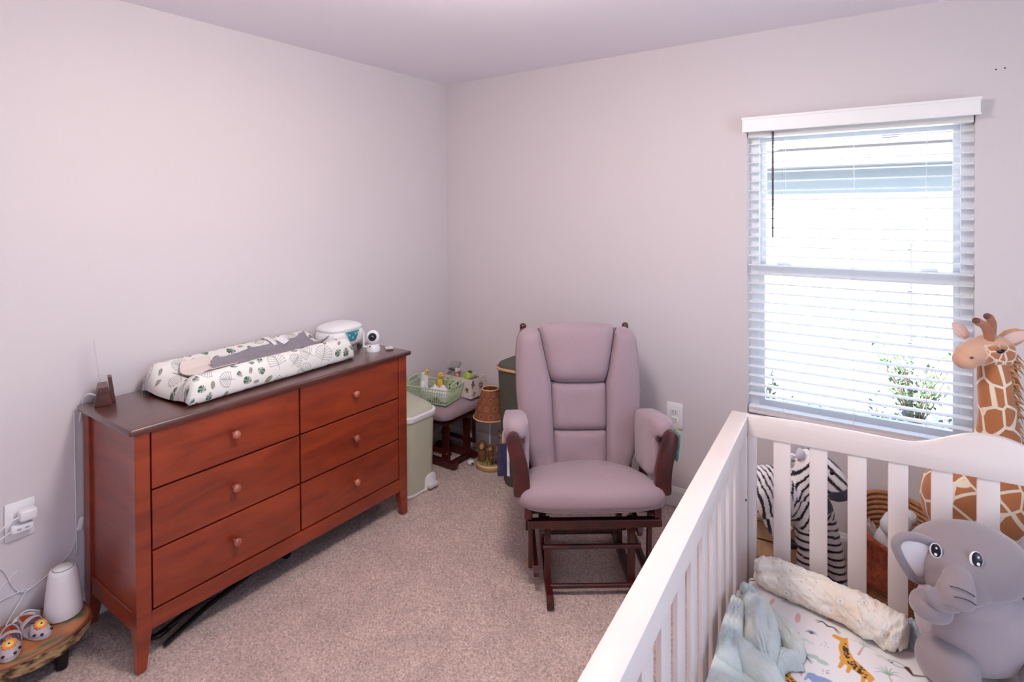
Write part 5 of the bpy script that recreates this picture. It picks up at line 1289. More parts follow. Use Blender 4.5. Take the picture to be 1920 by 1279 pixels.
    used = [(0.372, -0.345, .09), (0.33, -0.29, .04), (0.226, -0.48, .08), (0.31, -0.20, .05), (0.25, -0.395, .045), (0.295, -0.385, .04), (0.412, -0.27, .05), (0.470, -0.36, .05), (0.315, -0.47, .06), (0.50, -0.29, .06), (0.405, -.45, .03), (.275, -.28, .03)]
    for _ in range(900):
        c = (rr.uniform(0.08, 0.85), rr.uniform(-0.6, -0.08)); s = rr.uniform(0.018, 0.036)
        if any((c[0] - u[0]) ** 2 + (c[1] - u[1]) ** 2 < (s + u[2]) ** 2 for u in used): continue
        used.append((*c, s * 1.1)); k = rr.randrange(6)
        if k == 0: palm(c, s, rr.uniform(-.5, .5), rr.choice([GR, GN]), (206, 160, 150))
        elif k == 1: leafpair(c, s, rr.choice([GR, (204, 214, 196)]))
        elif k == 2: dots(c, s * 0.7, 14, rr.choice([(226, 176, 140), (190, 180, 178), BK]))
        elif k == 3: frond(c, s, rr.uniform(-.4, .4), (76, 66, 70))
        elif k == 4: palm(c, s * 0.6, 0, (110, 116, 146), None)
        else: p.ellipse(c, s * 0.3, s, rr.uniform(-.4, .4), PKc)
    set_color(me, p.c); return me
obj('fitted_sheet', sheet(), mat('sheet_print', (240, 232, 230), 0.9, attr='col', bump=0.1, bscale=900), mt_)
obj('mattress_core', newbox((0.068, -1.428, 0.128), (1.408, -0.070, MZ - 0.02), 0.015, 3), mat('mattress_white', (236, 230, 228), 0.9), mt_, 40)

def cloc(x, y, z=0): v = Matrix.Translation(CO) @ Matrix.Rotation(CA, 4, 'Z') @ Vector((x, y, z)); return v

# ------------------------------------------------------------------ rolled cream blanket
def roll():
    ctr = smooth_path([(0.098, -0.108, 0), (0.19, -0.122, 0), (0.31, -0.155, 0), (0.41, -0.192, 0), (0.475, -0.220, 0), (0.515, -0.240, 0)], 44)
    ctr = np.array(ctr)[:, :2]; n = len(ctr); na = 96
    d = np.gradient(ctr, axis=0); d /= np.linalg.norm(d, axis=1)[:, None]; nr = np.stack([-d[:, 1], d[:, 0]], -1)
    t = np.linspace(0, 1, n)
    R0 = np.interp(t, [0, 0.04, 0.2, 0.45, 0.6, 0.8, 0.93, 1], [0.036, 0.050, 0.054, 0.050, 0.052, 0.056, 0.051, 0.034])
    A, Tt_ = np.meshgrid(np.linspace(0, 2 * PI, na, endpoint=False), t); RR = np.repeat(R0[:, None], na, 1)
    spiral = A + 5.2 * Tt_ + 0.8 * fbm(Tt_ * 1.0, A * 0 + 1, 200, 2, 4)
    fold = -np.exp(-((np.mod(spiral, 2 * PI) - PI) / 0.22) ** 2) * 0.016 - np.exp(-((np.mod(spiral * 1 + 2.1, 2 * PI) - PI) / 0.3) ** 2) * 0.010
    xx = np.cos(A) * 0.6
    wr_ = 0.012 * fbm(Tt_ * 7 + xx, np.sin(A) * 1.0 + 5, 210, 4, 1.6) + 0.003 * fbm(Tt_ * 20, np.sin(A) * 2 + np.cos(A), 220, 3, 2)
    RR = RR + fold + wr_
    X = ctr[:, 0][:, None] + nr[:, 0][:, None] * np.cos(A) * RR * 1.06; Y = ctr[:, 1][:, None] + nr[:, 1][:, None] * np.cos(A) * RR * 1.06
    Zz = MZ + 0.0015 + np.maximum(np.interp(t, [0, 0.5, 1], [0.052, 0.050, 0.050])[:, None] + np.sin(A) * RR, 0.0)
    P = np.stack([X, Y, Zz], -1)
    # close the ends
    P = np.concatenate([np.repeat(P[:1].mean(1, keepdims=True), na, 1) * 0.75 + P[:1] * 0.25, P, np.repeat(P[-1:].mean(1, keepdims=True), na, 1) * 0.75 + P[-1:] * 0.25], 0)
    P = np.concatenate([np.repeat(P[:1].mean(1, keepdims=True), na, 1), P, np.repeat(P[-1:].mean(1, keepdims=True), na, 1)], 0)
    me = grid_mesh('roll', P, True); me.flip_normals()
    Sx = np.concatenate([np.repeat(Tt_[:1], 2, 0), Tt_, np.repeat(Tt_[-1:], 2, 0)], 0) * 0.5; Sy = np.concatenate([np.repeat(A[:1], 2, 0), A, np.repeat(A[-1:], 2, 0)], 0) * 0.055
    p = Paint(np.stack([Sx.ravel(), Sy.ravel()], -1), (232, 222, 210), 0.003); rr = random.Random(3)
    warm = fbm(Sx.ravel(), Sy.ravel(), 240, 2, 14); k = np.clip((warm - 0.1) * 1.6, 0, 1)[:, None] * 0.55; p.c = p.c * (1 - k) + np.array(lin((226, 200, 172))) * k
    kk = np.clip((-warm - 0.15) * 1.6, 0, 1)[:, None] * 0.4; p.c = p.c * (1 - kk) + np.array(lin((216, 222, 216))) * kk
    for _ in range(26):
        c = (rr.uniform(0, 0.5), rr.uniform(0, 0.345))
        p.ellipse(c, 0.014, 0.014, 0, (206, 196, 186), 0.8); p.ellipse(c, 0.011, 0.011, 0, (230, 220, 206), 0.9); p.ellipse(c, 0.0025, 0.0025, 0, (150, 140, 140))
    for _ in range(70): p.ellipse((rr.uniform(0, 0.5), rr.uniform(0, 0.345)), 0.0018, 0.0018, 0, (156, 140, 140))
    set_color(me, p.c); return me
rb = obj('rolled_blanket', roll(), mat('cream_blanket', (232, 222, 210), 0.95, attr='col', bump=0.15, bscale=600)); rb.location = CO; rb.rotation_euler = (0, 0, CA)
tag(rb, 'cream printed blanket rolled up along the far crib side', 'blanket')

# ------------------------------------------------------------------ crumpled mint muslin blanket
def join_grids(name, Ps):
    V, Q, off = [], [], 0
    for P in Ps:
        nv, nu = P.shape[:2]; idx = np.arange(nv * nu).reshape(nv, nu) + off
        Q.append(np.stack([idx[:-1, :-1], idx[:-1, 1:], idx[1:, 1:], idx[1:, :-1]], -1).reshape(-1, 4)); V.append(P.reshape(-1, 3)); off += nv * nu
    V = np.concatenate(V); Q = np.concatenate(Q); me = bpy.data.meshes.new(name)
    me.vertices.add(len(V)); me.vertices.foreach_set('co', V.reshape(-1).astype(np.float32))
    me.loops.add(Q.size); me.loops.foreach_set('vertex_index', Q.reshape(-1).astype(np.int32))
    me.polygons.add(len(Q)); me.polygons.foreach_set('loop_start', (np.arange(len(Q)) * 4).astype(np.int32)); me.update(calc_edges=True); me.validate(); me.shade_smooth(); return me
def muslin():
    nx, ny = 150, 240
    U, V = np.meshgrid(np.linspace(0, 1, nx), np.linspace(0, 1, ny))     # V from far (0) to near (1)
    xr = np.interp(V, [0, 0.06, 0.14, 0.30, 0.42, 0.55, 0.7, 1], [0.125, 0.15, 0.175, 0.205, 0.205, 0.20, 0.23, 0.25]) + 0.006 * np.sin(V * 40)
    xl = np.interp(V, [0, 0.08, 1], [0.085, 0.066, 0.064]); X = xl + (xr - xl) * U; Y = -0.258 - 0.50 * V + 0.02 * fbm(U, V, 300, 2, 3)
    def height(X, Y):
        """heap height over the mattress at crib-local x, y"""
        v = np.clip((-0.258 - Y) / 0.50, 0, 1); xr_ = np.interp(v, [0, 0.06, 0.14, 0.30, 0.42, 0.55, 0.7, 1], [0.125, 0.15, 0.175, 0.205, 0.205, 0.20, 0.23, 0.25])
        u = np.clip((X - 0.066) / (xr_ - 0.066), 0, 1.0)
        h = np.interp(v, [0, 0.08, 0.25, 0.5, 0.75, 1], [0.03, 0.06, 0.08, 0.088, 0.10, 0.11])
        e = np.clip(np.minimum((1 - u) / 0.16, np.minimum(v / 0.06 + 0.05, 1)), 0, 1); e = np.sqrt(1 - (1 - e) ** 2)
        return h * (0.35 + 0.65 * (1 - u) ** 0.8) * e
    H = height(X, Y) + 0.012 * fbm(U, V * 2.4, 310, 4, 4.0) * np.clip((1 - U) * 8, 0, 1) + 0.002 * fbm(U, V * 2.6, 330, 3, 18)
    Ps = [np.stack([X, Y, MZ + 0.003 + np.maximum(H, 0)], -1)]
    def flap(pts, wid, lift, seed, arch=0.022, n=70, m=44):
        c = np.array(smooth_path([(*p, 0) for p in pts], 16))[:, :2]; s_ = np.linspace(0, 1, len(c)); t = np.linspace(0, 1, n)
        cx_, cy_ = np.interp(t, s_, c[:, 0]), np.interp(t, s_, c[:, 1]); dx, dy = np.gradient(cx_), np.gradient(cy_); L_ = np.hypot(dx, dy); nx_, ny_ = -dy / L_, dx / L_
        w = np.interp(t, np.linspace(0, 1, len(wid)), wid); q = np.linspace(-1, 1, m); Qg, Tg = np.meshgrid(q, t)
        w2 = w[:, None] * (1 + 0.10 * fbm(Tg, Qg, seed, 2, 4)); X_ = cx_[:, None] + nx_[:, None] * Qg * w2; Y_ = cy_[:, None] + ny_[:, None] * Qg * w2
        prof = np.sqrt(np.maximum(0, 1 - np.abs(Qg) ** 3)); endp = np.sqrt(np.maximum(0, 1 - np.abs(2 * Tg - 1) ** 6))
        lf = np.interp(t, np.linspace(0, 1, len(lift)), lift)[:, None]
        base = height(cx_[:, None] + nx_[:, None] * Qg * w2 * 0.8, cy_[:, None] + ny_[:, None] * Qg * w2 * 0.8)
        Z_ = base - 0.012 + (lf + 0.012) * prof * endp + arch * prof * endp * (1 + 0.5 * fbm(Tg, Qg, seed + 3, 3, 3)) + 0.0035 * fbm(Tg * 2, Qg, seed + 6, 3, 6)
        X_ = np.maximum(X_, 0.066)
        Ps.append(np.stack([X_, Y_, MZ + 0.004 + np.maximum(Z_, 0)], -1))
    flap([(0.100, -0.300), (0.135, -0.345), (0.150, -0.42), (0.165, -0.50), (0.185, -0.545)], [0.030, 0.050, 0.050, 0.044, 0.016], [0.02, 0.024, 0.022, 0.018, 0.010], 401, 0.026)
    flap([(0.105, -0.275), (0.160, -0.300), (0.205, -0.345), (0.235, -0.395), (0.245, -0.435)], [0.024, 0.038, 0.040, 0.034, 0.016], [0.022, 0.022, 0.02, 0.02, 0.02], 402, 0.024)
    flap([(0.205, -0.54), (0.200, -0.490), (0.220, -0.460), (0.262, -0.445)], [0.020, 0.022, 0.022, 0.014], [0.02, 0.024, 0.026, 0.024], 403, 0.020)
    flap([(0.078, -0.36), (0.080, -0.45), (0.085, -0.56), (0.10, -0.66)], [0.02, 0.030, 0.034, 0.034], [0.01, 0.014, 0.016, 0.016], 404, 0.02)
    flap([(0.105, -0.56), (0.15, -0.60), (0.22, -0.60), (0.27, -0.58)], [0.03, 0.045, 0.045, 0.03], [0.02, 0.022, 0.022, 0.02], 405, 0.022)
    flap([(0.075, -0.285), (0.095, -0.268), (0.125, -0.262)], [0.012, 0.020, 0.014], [0.03, 0.04, 0.035], 406, 0.016)
    me = join_grids('muslin', Ps); co = verts(me); X, Y = co[:, 0], co[:, 1]
    co[:, 2] += 0.0035 * fbm(X + 0.3 * co[:, 2], Y, 420, 3, 45) + 0.0012 * fbm(X, Y, 430, 2, 150); me.vertices.foreach_set('co', co.reshape(-1)); me.update()
    gx = np.sin(X * 2 * PI / 0.018) * np.sin(Y * 2 * PI / 0.018); n_ = fbm(X, Y, 340, 3, 12)
    c0 = np.array(lin((210, 219, 214))); c1 = np.array(lin((228, 226, 214))); c2 = np.array(lin((200, 213, 220)))
    t = np.clip(0.45 + 0.9 * n_ + 0.15 * gx, 0, 1)[..., None]; c = c0 * (1 - t) + c1 * t
    t2 = np.clip(fbm(X, Y, 350, 2, 9) * 1.4, 0, 1)[..., None]; c = c * (1 - 0.6 * t2) + c2 * 0.6 * t2
    set_color(me, c.reshape(-1, 3)); return me
mu = obj('muslin_blanket', muslin(), mat('mint_muslin', (200, 212, 208), 0.95, attr='col', bump=0.9, bscale=330, bdist=0.004)); mu.location = CO; mu.rotation_euler = (0, 0, CA)
s = mu.modifiers.new('s', 'SOLIDIFY'); s.thickness = 0.002
tag(mu, 'crumpled pale mint muslin blanket heaped in the crib corner', 'blanket')
cc = crumple('grey_cloth', 'small blue-grey cloth bunched between rolled blanket and plush elephant', 'cloth', cloc(0.545, -0.165, MZ + 0.001), 0.032, 0.05, 0.085, mat('blue_grey_cloth', (164, 174, 184), 0.9, var=0.2, scale=30), 44, 0.3)

# ================================================================== PLUSH ANIMALS
YAW = 0.609
# ------------------------------------------------------------------ elephant sitting in the crib. local: x right, y away from viewer
E0 = cloc(0.693, -0.180, MZ)
el = thing('plush_elephant', 'large grey plush elephant sitting in the crib', 'plush toy', E0, YAW)
M_EL = mat('elephant_plush', (148, 133, 135), 0.95, bump=0.15, bscale=400, sheen=0.4, spec=0.15)
M_ELB = mat('elephant_belly', (170, 154, 156), 0.95, bump=0.15, bscale=400, sheen=0.4, spec=0.15)
M_ELE = mat('ear_lining', (232, 216, 214), 0.95, bump=0.15, bscale=400, sheen=0.3, spec=0.15)
bm = bmesh.new()
superell(bm, (-0.035, 0.0, 0.300), (0.150, 0.115, 0.094), 2.25, 44, 28)               # skull
superell(bm, (-0.095, -0.035, 0.272), (0.085, 0.080, 0.060), 2.2, 30, 20)             # cheeks
tube(bm, smooth_path([(-0.126, -0.082, 0.312), (-0.146, -0.108, 0.304), (-0.160, -0.120, 0.288), (-0.162, -0.118, 0.270)], 6), list(np.interp(np.linspace(0, 1, 19), [0, 0.3, 0.7, 1], [0.030, 0.037, 0.044, 0.043])), 24)
tube(bm, smooth_path([(-0.162, -0.112, 0.268), (-0.192, -0.110, 0.262), (-0.216, -0.106, 0.274), (-0.226, -0.104, 0.294)], 6), list(np.linspace(0.034, 0.013, 19)), 16)
head = obj('head', blob(bm, 0.0045, 7), M_EL, el)
bm = bmesh.new()
superell(bm, (-0.02, -0.005, 0.130), (0.145, 0.118, 0.128), 2.2, 36, 24); superell(bm, (-0.04, -0.01, 0.20), (0.105, 0.095, 0.07), 2.2, 30, 20)
obj('body', blob(bm, 0.006, 8), M_ELB, el)
bm = bmesh.new(); superell(bm, (0, 0, 0), (0.052, 0.042, 0.038), 2.3, 26, 18, mat=T(-0.192, -0.075, 0.222) @ Matrix.Rotation(math.radians(15), 4, 'Y')); obj('arm', blob(bm, 0.0045, 4), M_EL, el)
bm = bmesh.new(); superell(bm, (0, 0, 0), (0.050, 0.046, 0.048), 2.3, 26, 18, mat=T(0.110, -0.065, 0.175)); obj('arm', blob(bm, 0.0045, 4), M_ELB, el)
for x, y, rz, r_ in ((-0.145, -0.07, 0.35, 0.058), (0.06, -0.15, -0.2, 0.055)):
    bm = bmesh.new(); superell(bm, (0, 0, 0), (r_, 0.075, r_), 2.4, 26, 18, mat=T(x, y, r_ + 0.003) @ Matrix.Rotation(rz, 4, 'Z')); f = obj('foot', blob(bm, 0.005, 4), M_EL, el)
def ear(out, yoff, s):
    """big flat fan-shaped ear: padded rim and pale lining; out = outline (x, z) starting and ending at the head"""
    pts = [(p[0], p[1]) for p in smooth_path([(*p, 0) for p in out], 8)]
    rim = [(x, yoff + 0.03 * s * (x - out[0][0]), z) for x, z in pts]
    bm = bmesh.new(); tube(bm, rim, 0.0125, 12, flat=1.0); prism(bm, [(x, z) for x, z in pts], yoff - 0.002, yoff + 0.009, 'y')
    e = obj('ear', blob(bm, 0.004, 4), M_EL, el)
    cx_ = np.mean([p[0] for p in pts]); cz_ = np.mean([p[1] for p in pts]); rings = []
    for f, dy in ((0.93, -0.001), (0.88, -0.006), (0.6, -0.0095), (0.3, -0.009), (0.02, -0.008)):
        rings.append([(cx_ + (x - cx_) * f, yoff + dy, cz_ + (z - cz_) * f) for x, z in pts])
    bm = bmesh.new(); loft(bm, rings, True, True); bmesh.ops.recalc_face_normals(bm, faces=bm.faces); obj('ear_lining', bm, M_ELE, e, True)
ear([(-0.150, 0.362), (-0.190, 0.378), (-0.232, 0.382), (-0.254, 0.366), (-0.250, 0.340), (-0.226, 0.296), (-0.200, 0.264), (-0.172, 0.262), (-0.150, 0.285)], -0.022, 1)
ear([(0.095, 0.330), (0.125, 0.362), (0.165, 0.372), (0.198, 0.355), (0.200, 0.315), (0.180, 0.270), (0.150, 0.235), (0.120, 0.232), (0.105, 0.262)], -0.012, 1)
M_EYEW = mat('eye_white', (238, 236, 240), 0.4); M_EYEB = mat('eye_black', (22, 18, 26), 0.25)
def surf(me, x, z):
    """front surface of a mesh at (x,z): smallest y near that ray"""
    co = verts(me); d = np.hypot(co[:, 0] - x, co[:, 2] - z); k = d < 0.009
    return float(co[k, 1].min()) if k.any() else 0.0
def eyeball(x, z, tilt, s=1.0):
    y = surf(head.data, x, z); base = T(x, y + 0.002, z) @ Matrix.Rotation(tilt, 4, 'Z') @ Matrix.Rotation(math.radians(-8), 4, 'X')
    bm = bmesh.new(); superell(bm, (0, 0, 0), (0.0175 * s, 0.005, 0.0235 * s), 2, 24, 14, mat=base); e = obj('eye', bm, M_EYEW, el, True)
    bm = bmesh.new(); superell(bm, (0, 0, 0), (0.0145 * s, 0.005, 0.0205 * s), 2, 24, 14, mat=base @ T(0.001, -0.0018, 0.0015)); obj('pupil', bm, M_EYEB, e, True)
    for dx, dz, r_ in ((0.002, -0.008, 0.0045), (0.003, 0.009, 0.003)):
        bm = bmesh.new(); superell(bm, (0, 0, 0), (r_ * s, 0.002, r_ * s * 1.1), 2, 14, 8, mat=base @ T(dx, -0.0066 + 0.3 * abs(dz) * 0.2, dz)); obj('glint', bm, M_EYEW, e, True)
eyeball(-0.160, 0.356, math.radians(-52), 0.84); eyeball(-0.086, 0.358, math.radians(-14), 0.92)
for z0 in (0.322, 0.303):
    bm = bmesh.new(); pts = []
    for k in range(15):
        x = -0.192 + 0.050 * k / 14; z = z0 - 0.002 + 0.004 * math.sin(PI * k / 14) - 0.016 * (k / 14) ** 1.6
        pts.append((x, surf(head.data, x, z) - 0.0005, z))
    tube(bm, smooth_path(pts[::2], 4), 0.0013, 6); obj('trunk_crease', bm, mat('thread_dark', (72, 68, 74), 0.9), el, True)

# ------------------------------------------------------------------ giraffe standing behind the crib
def spots_mat(name, scale, c_spot, c_net, width, stretch=(1, 1, 1)):
    m, N, L, b = newmat(name)
    tc = N.new('ShaderNodeTexCoord'); mp = N.new('ShaderNodeMapping'); mp.inputs['Scale'].default_value = stretch; L.new(tc.outputs['Object'], mp.inputs[0])
    vo = N.new('ShaderNodeTexVoronoi'); vo.feature = 'DISTANCE_TO_EDGE'; vo.inputs['Scale'].default_value = scale; vo.inputs['Randomness'].default_value = 0.75; L.new(mp.outputs[0], vo.inputs['Vector'])
    mr = N.new('ShaderNodeMapRange'); mr.inputs[1].default_value = width * 0.8; mr.inputs[2].default_value = width * 1.2; L.new(vo.outputs['Distance'], mr.inputs[0])
    at = N.new('ShaderNodeAttribute'); at.attribute_name = 'plain'
    nz = N.new('ShaderNodeTexNoise'); nz.inputs['Scale'].default_value = 160; L.new(tc.outputs['Object'], nz.inputs['Vector'])
    mx = N.new('ShaderNodeMix'); mx.data_type = 'RGBA'; mx.inputs['A'].default_value = (*lin(c_net), 1); mx.inputs['B'].default_value = (*lin(c_spot), 1); L.new(mr.outputs[0], mx.inputs['Factor'])
    m2 = N.new('ShaderNodeMix'); m2.data_type = 'RGBA'; m2.inputs['B'].default_value = (*lin((214, 166, 140)), 1); L.new(mx.outputs['Result'], m2.inputs['A']); L.new(at.outputs['Fac'], m2.inputs['Factor'])
    L.new(m2.outputs['Result'], b.inputs['Base Color']); b.inputs['Roughness'].default_value = 0.95; b.inputs['Sheen Weight'].default_value = 0.4; b.inputs['Specular IOR Level'].default_value = 0.15
    bp = N.new('ShaderNodeBump'); bp.inputs['Strength'].default_value = 0.2; bp.inputs['Distance'].default_value = 0.002; L.new(nz.outputs[0], bp.inputs['Height']); L.new(bp.outputs[0], b.inputs['Normal'])
    return m
def plain_attr(me, f):
    a = me.attributes.new('plain', 'FLOAT', 'POINT'); a.data.foreach_set('value', np.clip(f, 0, 1).astype(np.float32))
M_GIR = spots_mat('giraffe_spots', 15.0, (184, 116, 74), (240, 224, 202), 0.055, (1, 1, 0.85)); M_GIRH = spots_mat('giraffe_head_spots', 30.0, (190, 122, 84), (240, 220, 200), 0.075)
# world anchor: neck base; local x right, y away, z up
gi = thing('plush_giraffe', 'tall plush giraffe with brown patches standing behind the crib', 'plush toy', (0.241, 2.578, 0), YAW)
def G(u, v, dep=0.0):  # offsets measured from the neck axis (pixels at 2 m) -> metres
    return ((u - 1870) * 0.00184, dep, 1.55 - (v - 387) * 0.00184)
bm = bmesh.new()
tube(bm, smooth_path([G(1862, 668), G(1866, 720), G(1872, 780), G(1876, 840, 0.01), G(1868, 910, 0.02)], 5), list(np.interp(np.linspace(0, 1, 21), [0, 0.15, 0.5, 0.8, 1], [0.042, 0.046, 0.054, 0.072, 0.10])), 24)
superell(bm, (0.02, 0.0, 0.515), (0.17, 0.12, 0.15), 2.2, 36, 24); superell(bm, (-0.13, 0.0, 0.53), (0.11, 0.105, 0.13), 2.2, 30, 20); superell(bm, (0.16, -0.10, 0.52), (0.14, 0.12, 0.14), 2.2, 30, 20)
for lx, ly, tx, ty in ((-0.16, -0.06, -0.22, -0.07), (-0.06, 0.05, -0.05, 0.03), (0.14, -0.15, 0.13, -0.17), (0.22, -0.06, 0.24, -0.05)):
    tube(bm, smooth_path([(lx, ly, 0.50), ((lx + tx) / 2, (ly + ty) / 2, 0.30), (tx, ty, 0.02)], 6), list(np.linspace(0.072, 0.045, 13)), 18)
me = blob(bm, 0.008, 6); co = verts(me); me.vertices.foreach_set('co', np.c_[co[:, :2], np.maximum(co[:, 2], 0.001)].reshape(-1).astype(np.float32)); plain_attr(me, co[:, 2] * 0)
obj('body', me, M_GIR, gi)
bm = bmesh.new()
superell(bm, (0, 0, 0), (0.066, 0.052, 0.057), 2.2, 28, 20, mat=T(*G(1864, 660)) @ Matrix.Rotation(0.2, 4, 'Y'))
tube(bm, smooth_path([G(1868, 652), G(1840, 658, -0.005), G(1815, 664, -0.01), G(1800, 670, -0.01)], 5), [0.052, 0.052, 0.051, 0.050, 0.049, 0.048, 0.047, 0.046, 0.045, 0.043, 0.041, 0.040, 0.039, 0.038, 0.036, 0.032], 20)
superell(bm, G(1808, 673, -0.01), (0.040, 0.037, 0.033), 2.2, 20, 14)
me = blob(bm, 0.005, 6); co = verts(me); x_m = (1830 - 1870) * 0.00184; zt = 1.55 - (646 - 387) * 0.00184
plain_attr(me, np.maximum(np.clip((x_m - co[:, 0]) / 0.02 + 0.5, 0, 1), np.clip((co[:, 2] - zt) / 0.01, 0, 1)))
gh = obj('head', me, M_GIRH, gi)
M_HORN = mat('horn_brown', (170, 110, 82), 0.95, sheen=0.4); M_MUZ = mat('muzzle', (214, 166, 140), 0.95)
for pts in ([G(1848, 640, -0.02), G(1843, 622, -0.025), G(1834, 608, -0.03), G(1822, 601, -0.03)], [G(1862, 640, 0.01), G(1864, 622, 0.01), G(1863, 607, 0.005), G(1856, 596, 0.0)]):
    bm = bmesh.new(); pp = smooth_path(pts, 6); tube(bm, pp, list(np.linspace(0.017, 0.013, len(pp))), 14); superell(bm, tuple(pp[-1]), (0.0145, 0.0145, 0.0145), 2, 14, 10); h_ = obj('horn', blob(bm, 0.004, 4), M_HORN, gi)
    bm = bmesh.new(); superell(bm, tuple(np.array(pp[-1]) + np.array([-0.006, 0, 0.004])), (0.012, 0.013, 0.011), 2, 12, 8); obj('horn_tip', bm, mat('horn_tip', (112, 76, 72), 0.95), h_, True)
def leaf_ear(base, tip, w, m1, m2, nrm):
    b_, t_ = Vector(base), Vector(tip); ax = (t_ - b_); side = ax.normalized().cross(Vector(nrm)).normalized() * w
    bm = bmesh.new(); pp = [b_.lerp(t_, f) for f in np.linspace(0, 1, 14)]; rad = [w * max(0.12, math.sin(PI * (0.12 + 0.83 * f)) ** 0.8) for f in np.linspace(0, 1, 14)]
    tube(bm, pp, rad, 16, flat=0.3, up=nrm); o = obj('ear', blob(bm, 0.004, 4), m1, gi)
    bm = bmesh.new(); off = Vector(nrm).normalized() * w * 0.26; tube(bm, [p + off for p in pp[2:-2]], [r * 0.62 for r in rad[2:-2]], 14, flat=0.18, up=nrm); obj('ear_lining', bm, m2, o, True)
M_EAR = mat('ear_tan', (214, 158, 112), 0.95, var=0.12, scale=60, sheen=0.4); M_EARP = mat('ear_pink', (230, 196, 186), 0.95)
leaf_ear(G(1880, 645, 0.02), G(1935, 626, 0.01), 0.032, M_EAR, M_EARP, (0.1, -1, 0.15)); leaf_ear(G(1838, 640, 0.05), G(1815, 612, 0.07), 0.026, M_EARP, M_EARP, (0.1, -1, 0.15))
ex, ez = (1854 - 1870) * 0.00184, 1.55 - (652 - 387) * 0.00184; ey = surf(gh.data, ex, ez)
bm = bmesh.new(); superell(bm, (ex, ey + 0.004, ez), (0.017, 0.009, 0.010), 2, 18, 12); e = obj('eye', bm, M_EYEB, gi, True)
bm = bmesh.new(); tube(bm, smooth_path([(ex - 0.017, ey, ez + 0.002), (ex, ey - 0.005, ez + 0.010), (ex + 0.018, ey, ez + 0.003)], 5), 0.003, 8); obj('eyelid', bm, M_HORN, e, True)
nx_, nz_ = (1803 - 1870) * 0.00184, 1.55 - (665 - 387) * 0.00184
bm = bmesh.new(); superell(bm, (nx_, surf(gh.data, nx_, nz_) + 0.001, nz_), (0.007, 0.003, 0.004), 2, 12, 8); obj('nostril', bm, mat('nostril', (104, 78, 84), 0.9), gi, True)
# mane: many soft strands, one joined tuft
bm = bmesh.new(); rr = random.Random(6)
for k in range(420):
    f = rr.random(); u0, v0_ = 1884 + 6 * f, 655 + 170 * f; p0 = Vector(G(u0 - 4, v0_, rr.uniform(-0.03, 0.045)))
    L_ = rr.uniform(0.03, 0.062); d = Vector((rr.uniform(0.5, 1.0), rr.uniform(-0.35, 0.35), rr.uniform(-0.9, -0.1))).normalized()
    tube(bm, [p0, p0 + d * L_ * 0.5 + Vector((0.006, 0, 0.004)), p0 + d * L_ + Vector((0, 0, -0.010))], [0.005, 0.004, 0.0008], 5)
mn = obj('mane', bm, mat('mane_tan', (206, 150, 104), 0.95, var=0.35, scale=30), gi, True); mn['kind'] = 'stuff'

# ------------------------------------------------------------------ zebra on a crate behind the crib
ze = thing('plush_zebra', 'plush zebra with dark muzzle behind the crib slats', 'plush toy', (-0.365, 2.520, 0), YAW)
def Zp(u, v, dep=0.0): return ((u - 1500) * 0.00212, dep, 1.55 - (v - 389) * 0.00212)
bm = bmesh.new()
tube(bm, smooth_path([Zp(1428, 925, 0.02), Zp(1455, 925, 0.02), Zp(1490, 935, 0.0)], 5), [0.082, 0.088, 0.090, 0.091, 0.092, 0.092, 0.091, 0.09, 0.09, 0.089, 0.088], 26)
superell(bm, Zp(1430, 925, 0.03), (0.080, 0.085, 0.088), 2.1, 26, 18); superell(bm, Zp(1440, 935, -0.05), (0.062, 0.05, 0.075), 2.1, 24, 16)          # rump, thigh
superell(bm, Zp(1500, 945, -0.01), (0.072, 0.075, 0.085), 2.1, 26, 18)                                                                             # chest
tube(bm, smooth_path([Zp(1500, 930, -0.01), Zp(1505, 895, -0.015), Zp(1512, 865, -0.02)], 5), list(np.linspace(0.062, 0.052, 11)), 22)              # neck
superell(bm, Zp(1518, 868, -0.02), (0.062, 0.056, 0.058), 2.1, 26, 18)
tube(bm, smooth_path([Zp(1520, 868, -0.02), Zp(1545, 885, -0.03), Zp(1560, 912, -0.035), Zp(1564, 925, -0.035)], 5), list(np.linspace(0.056, 0.044, 16)), 20)  # face
for a, b in (((1497, 950, -0.05), (1499, 1128, -0.06)), ((1545, 955, 0.02), (1584, 1128, 0.03))):
    tube(bm, smooth_path([Zp(*a), Zp((a[0] + b[0]) / 2 + 3, 1040, (a[2] + b[2]) / 2), Zp(*b)], 6), list(np.linspace(0.042, 0.036, 13)), 18)
superell(bm, Zp(1530, 950, 0.0), (0.06, 0.05, 0.05), 2, 20, 14)
tube(bm, smooth_path([Zp(1432, 950, -0.08), Zp(1438, 965, -0.10), Zp(1446, 975, -0.12)], 5), 0.042, 16)                                           # hind foot
me = blob(bm, 0.0048, 6); co = verts(me); x, y, z = co[:, 0], np.asarray(co[:, 1]), co[:, 2]
px_ = x / 0.00212 + 1500; pv = (1.55 - z) / 0.00212 + 389
wob = fbm(x + y, z - y, 400, 3, 10) * 1.1
leg = pv > 975; headm = (px_ > 1522) & (pv < 960); neck = (pv < 925) & (px_ > 1478) & (~headm); rump = px_ < 1470
ph = np.where(leg, pv / 3.0, np.where(headm, (px_ * 0.55 - pv * 0.55) / 2.7, np.where(neck, (px_ * 0.8 + pv * 0.6) / 2.3, np.where(rump, (px_ - 0.15 * pv) / 2.1, (px_ * 0.85 + 0.5 * pv) / 2.3))))
strp = np.sin(ph * 1.35 + wob * 2.2 + y * 10); t = np.clip((strp - 0.38) * 7, 0, 1)[:, None]
c = np.array(lin((238, 230, 230))) * (1 - t) + np.array(lin((34, 28, 38))) * t
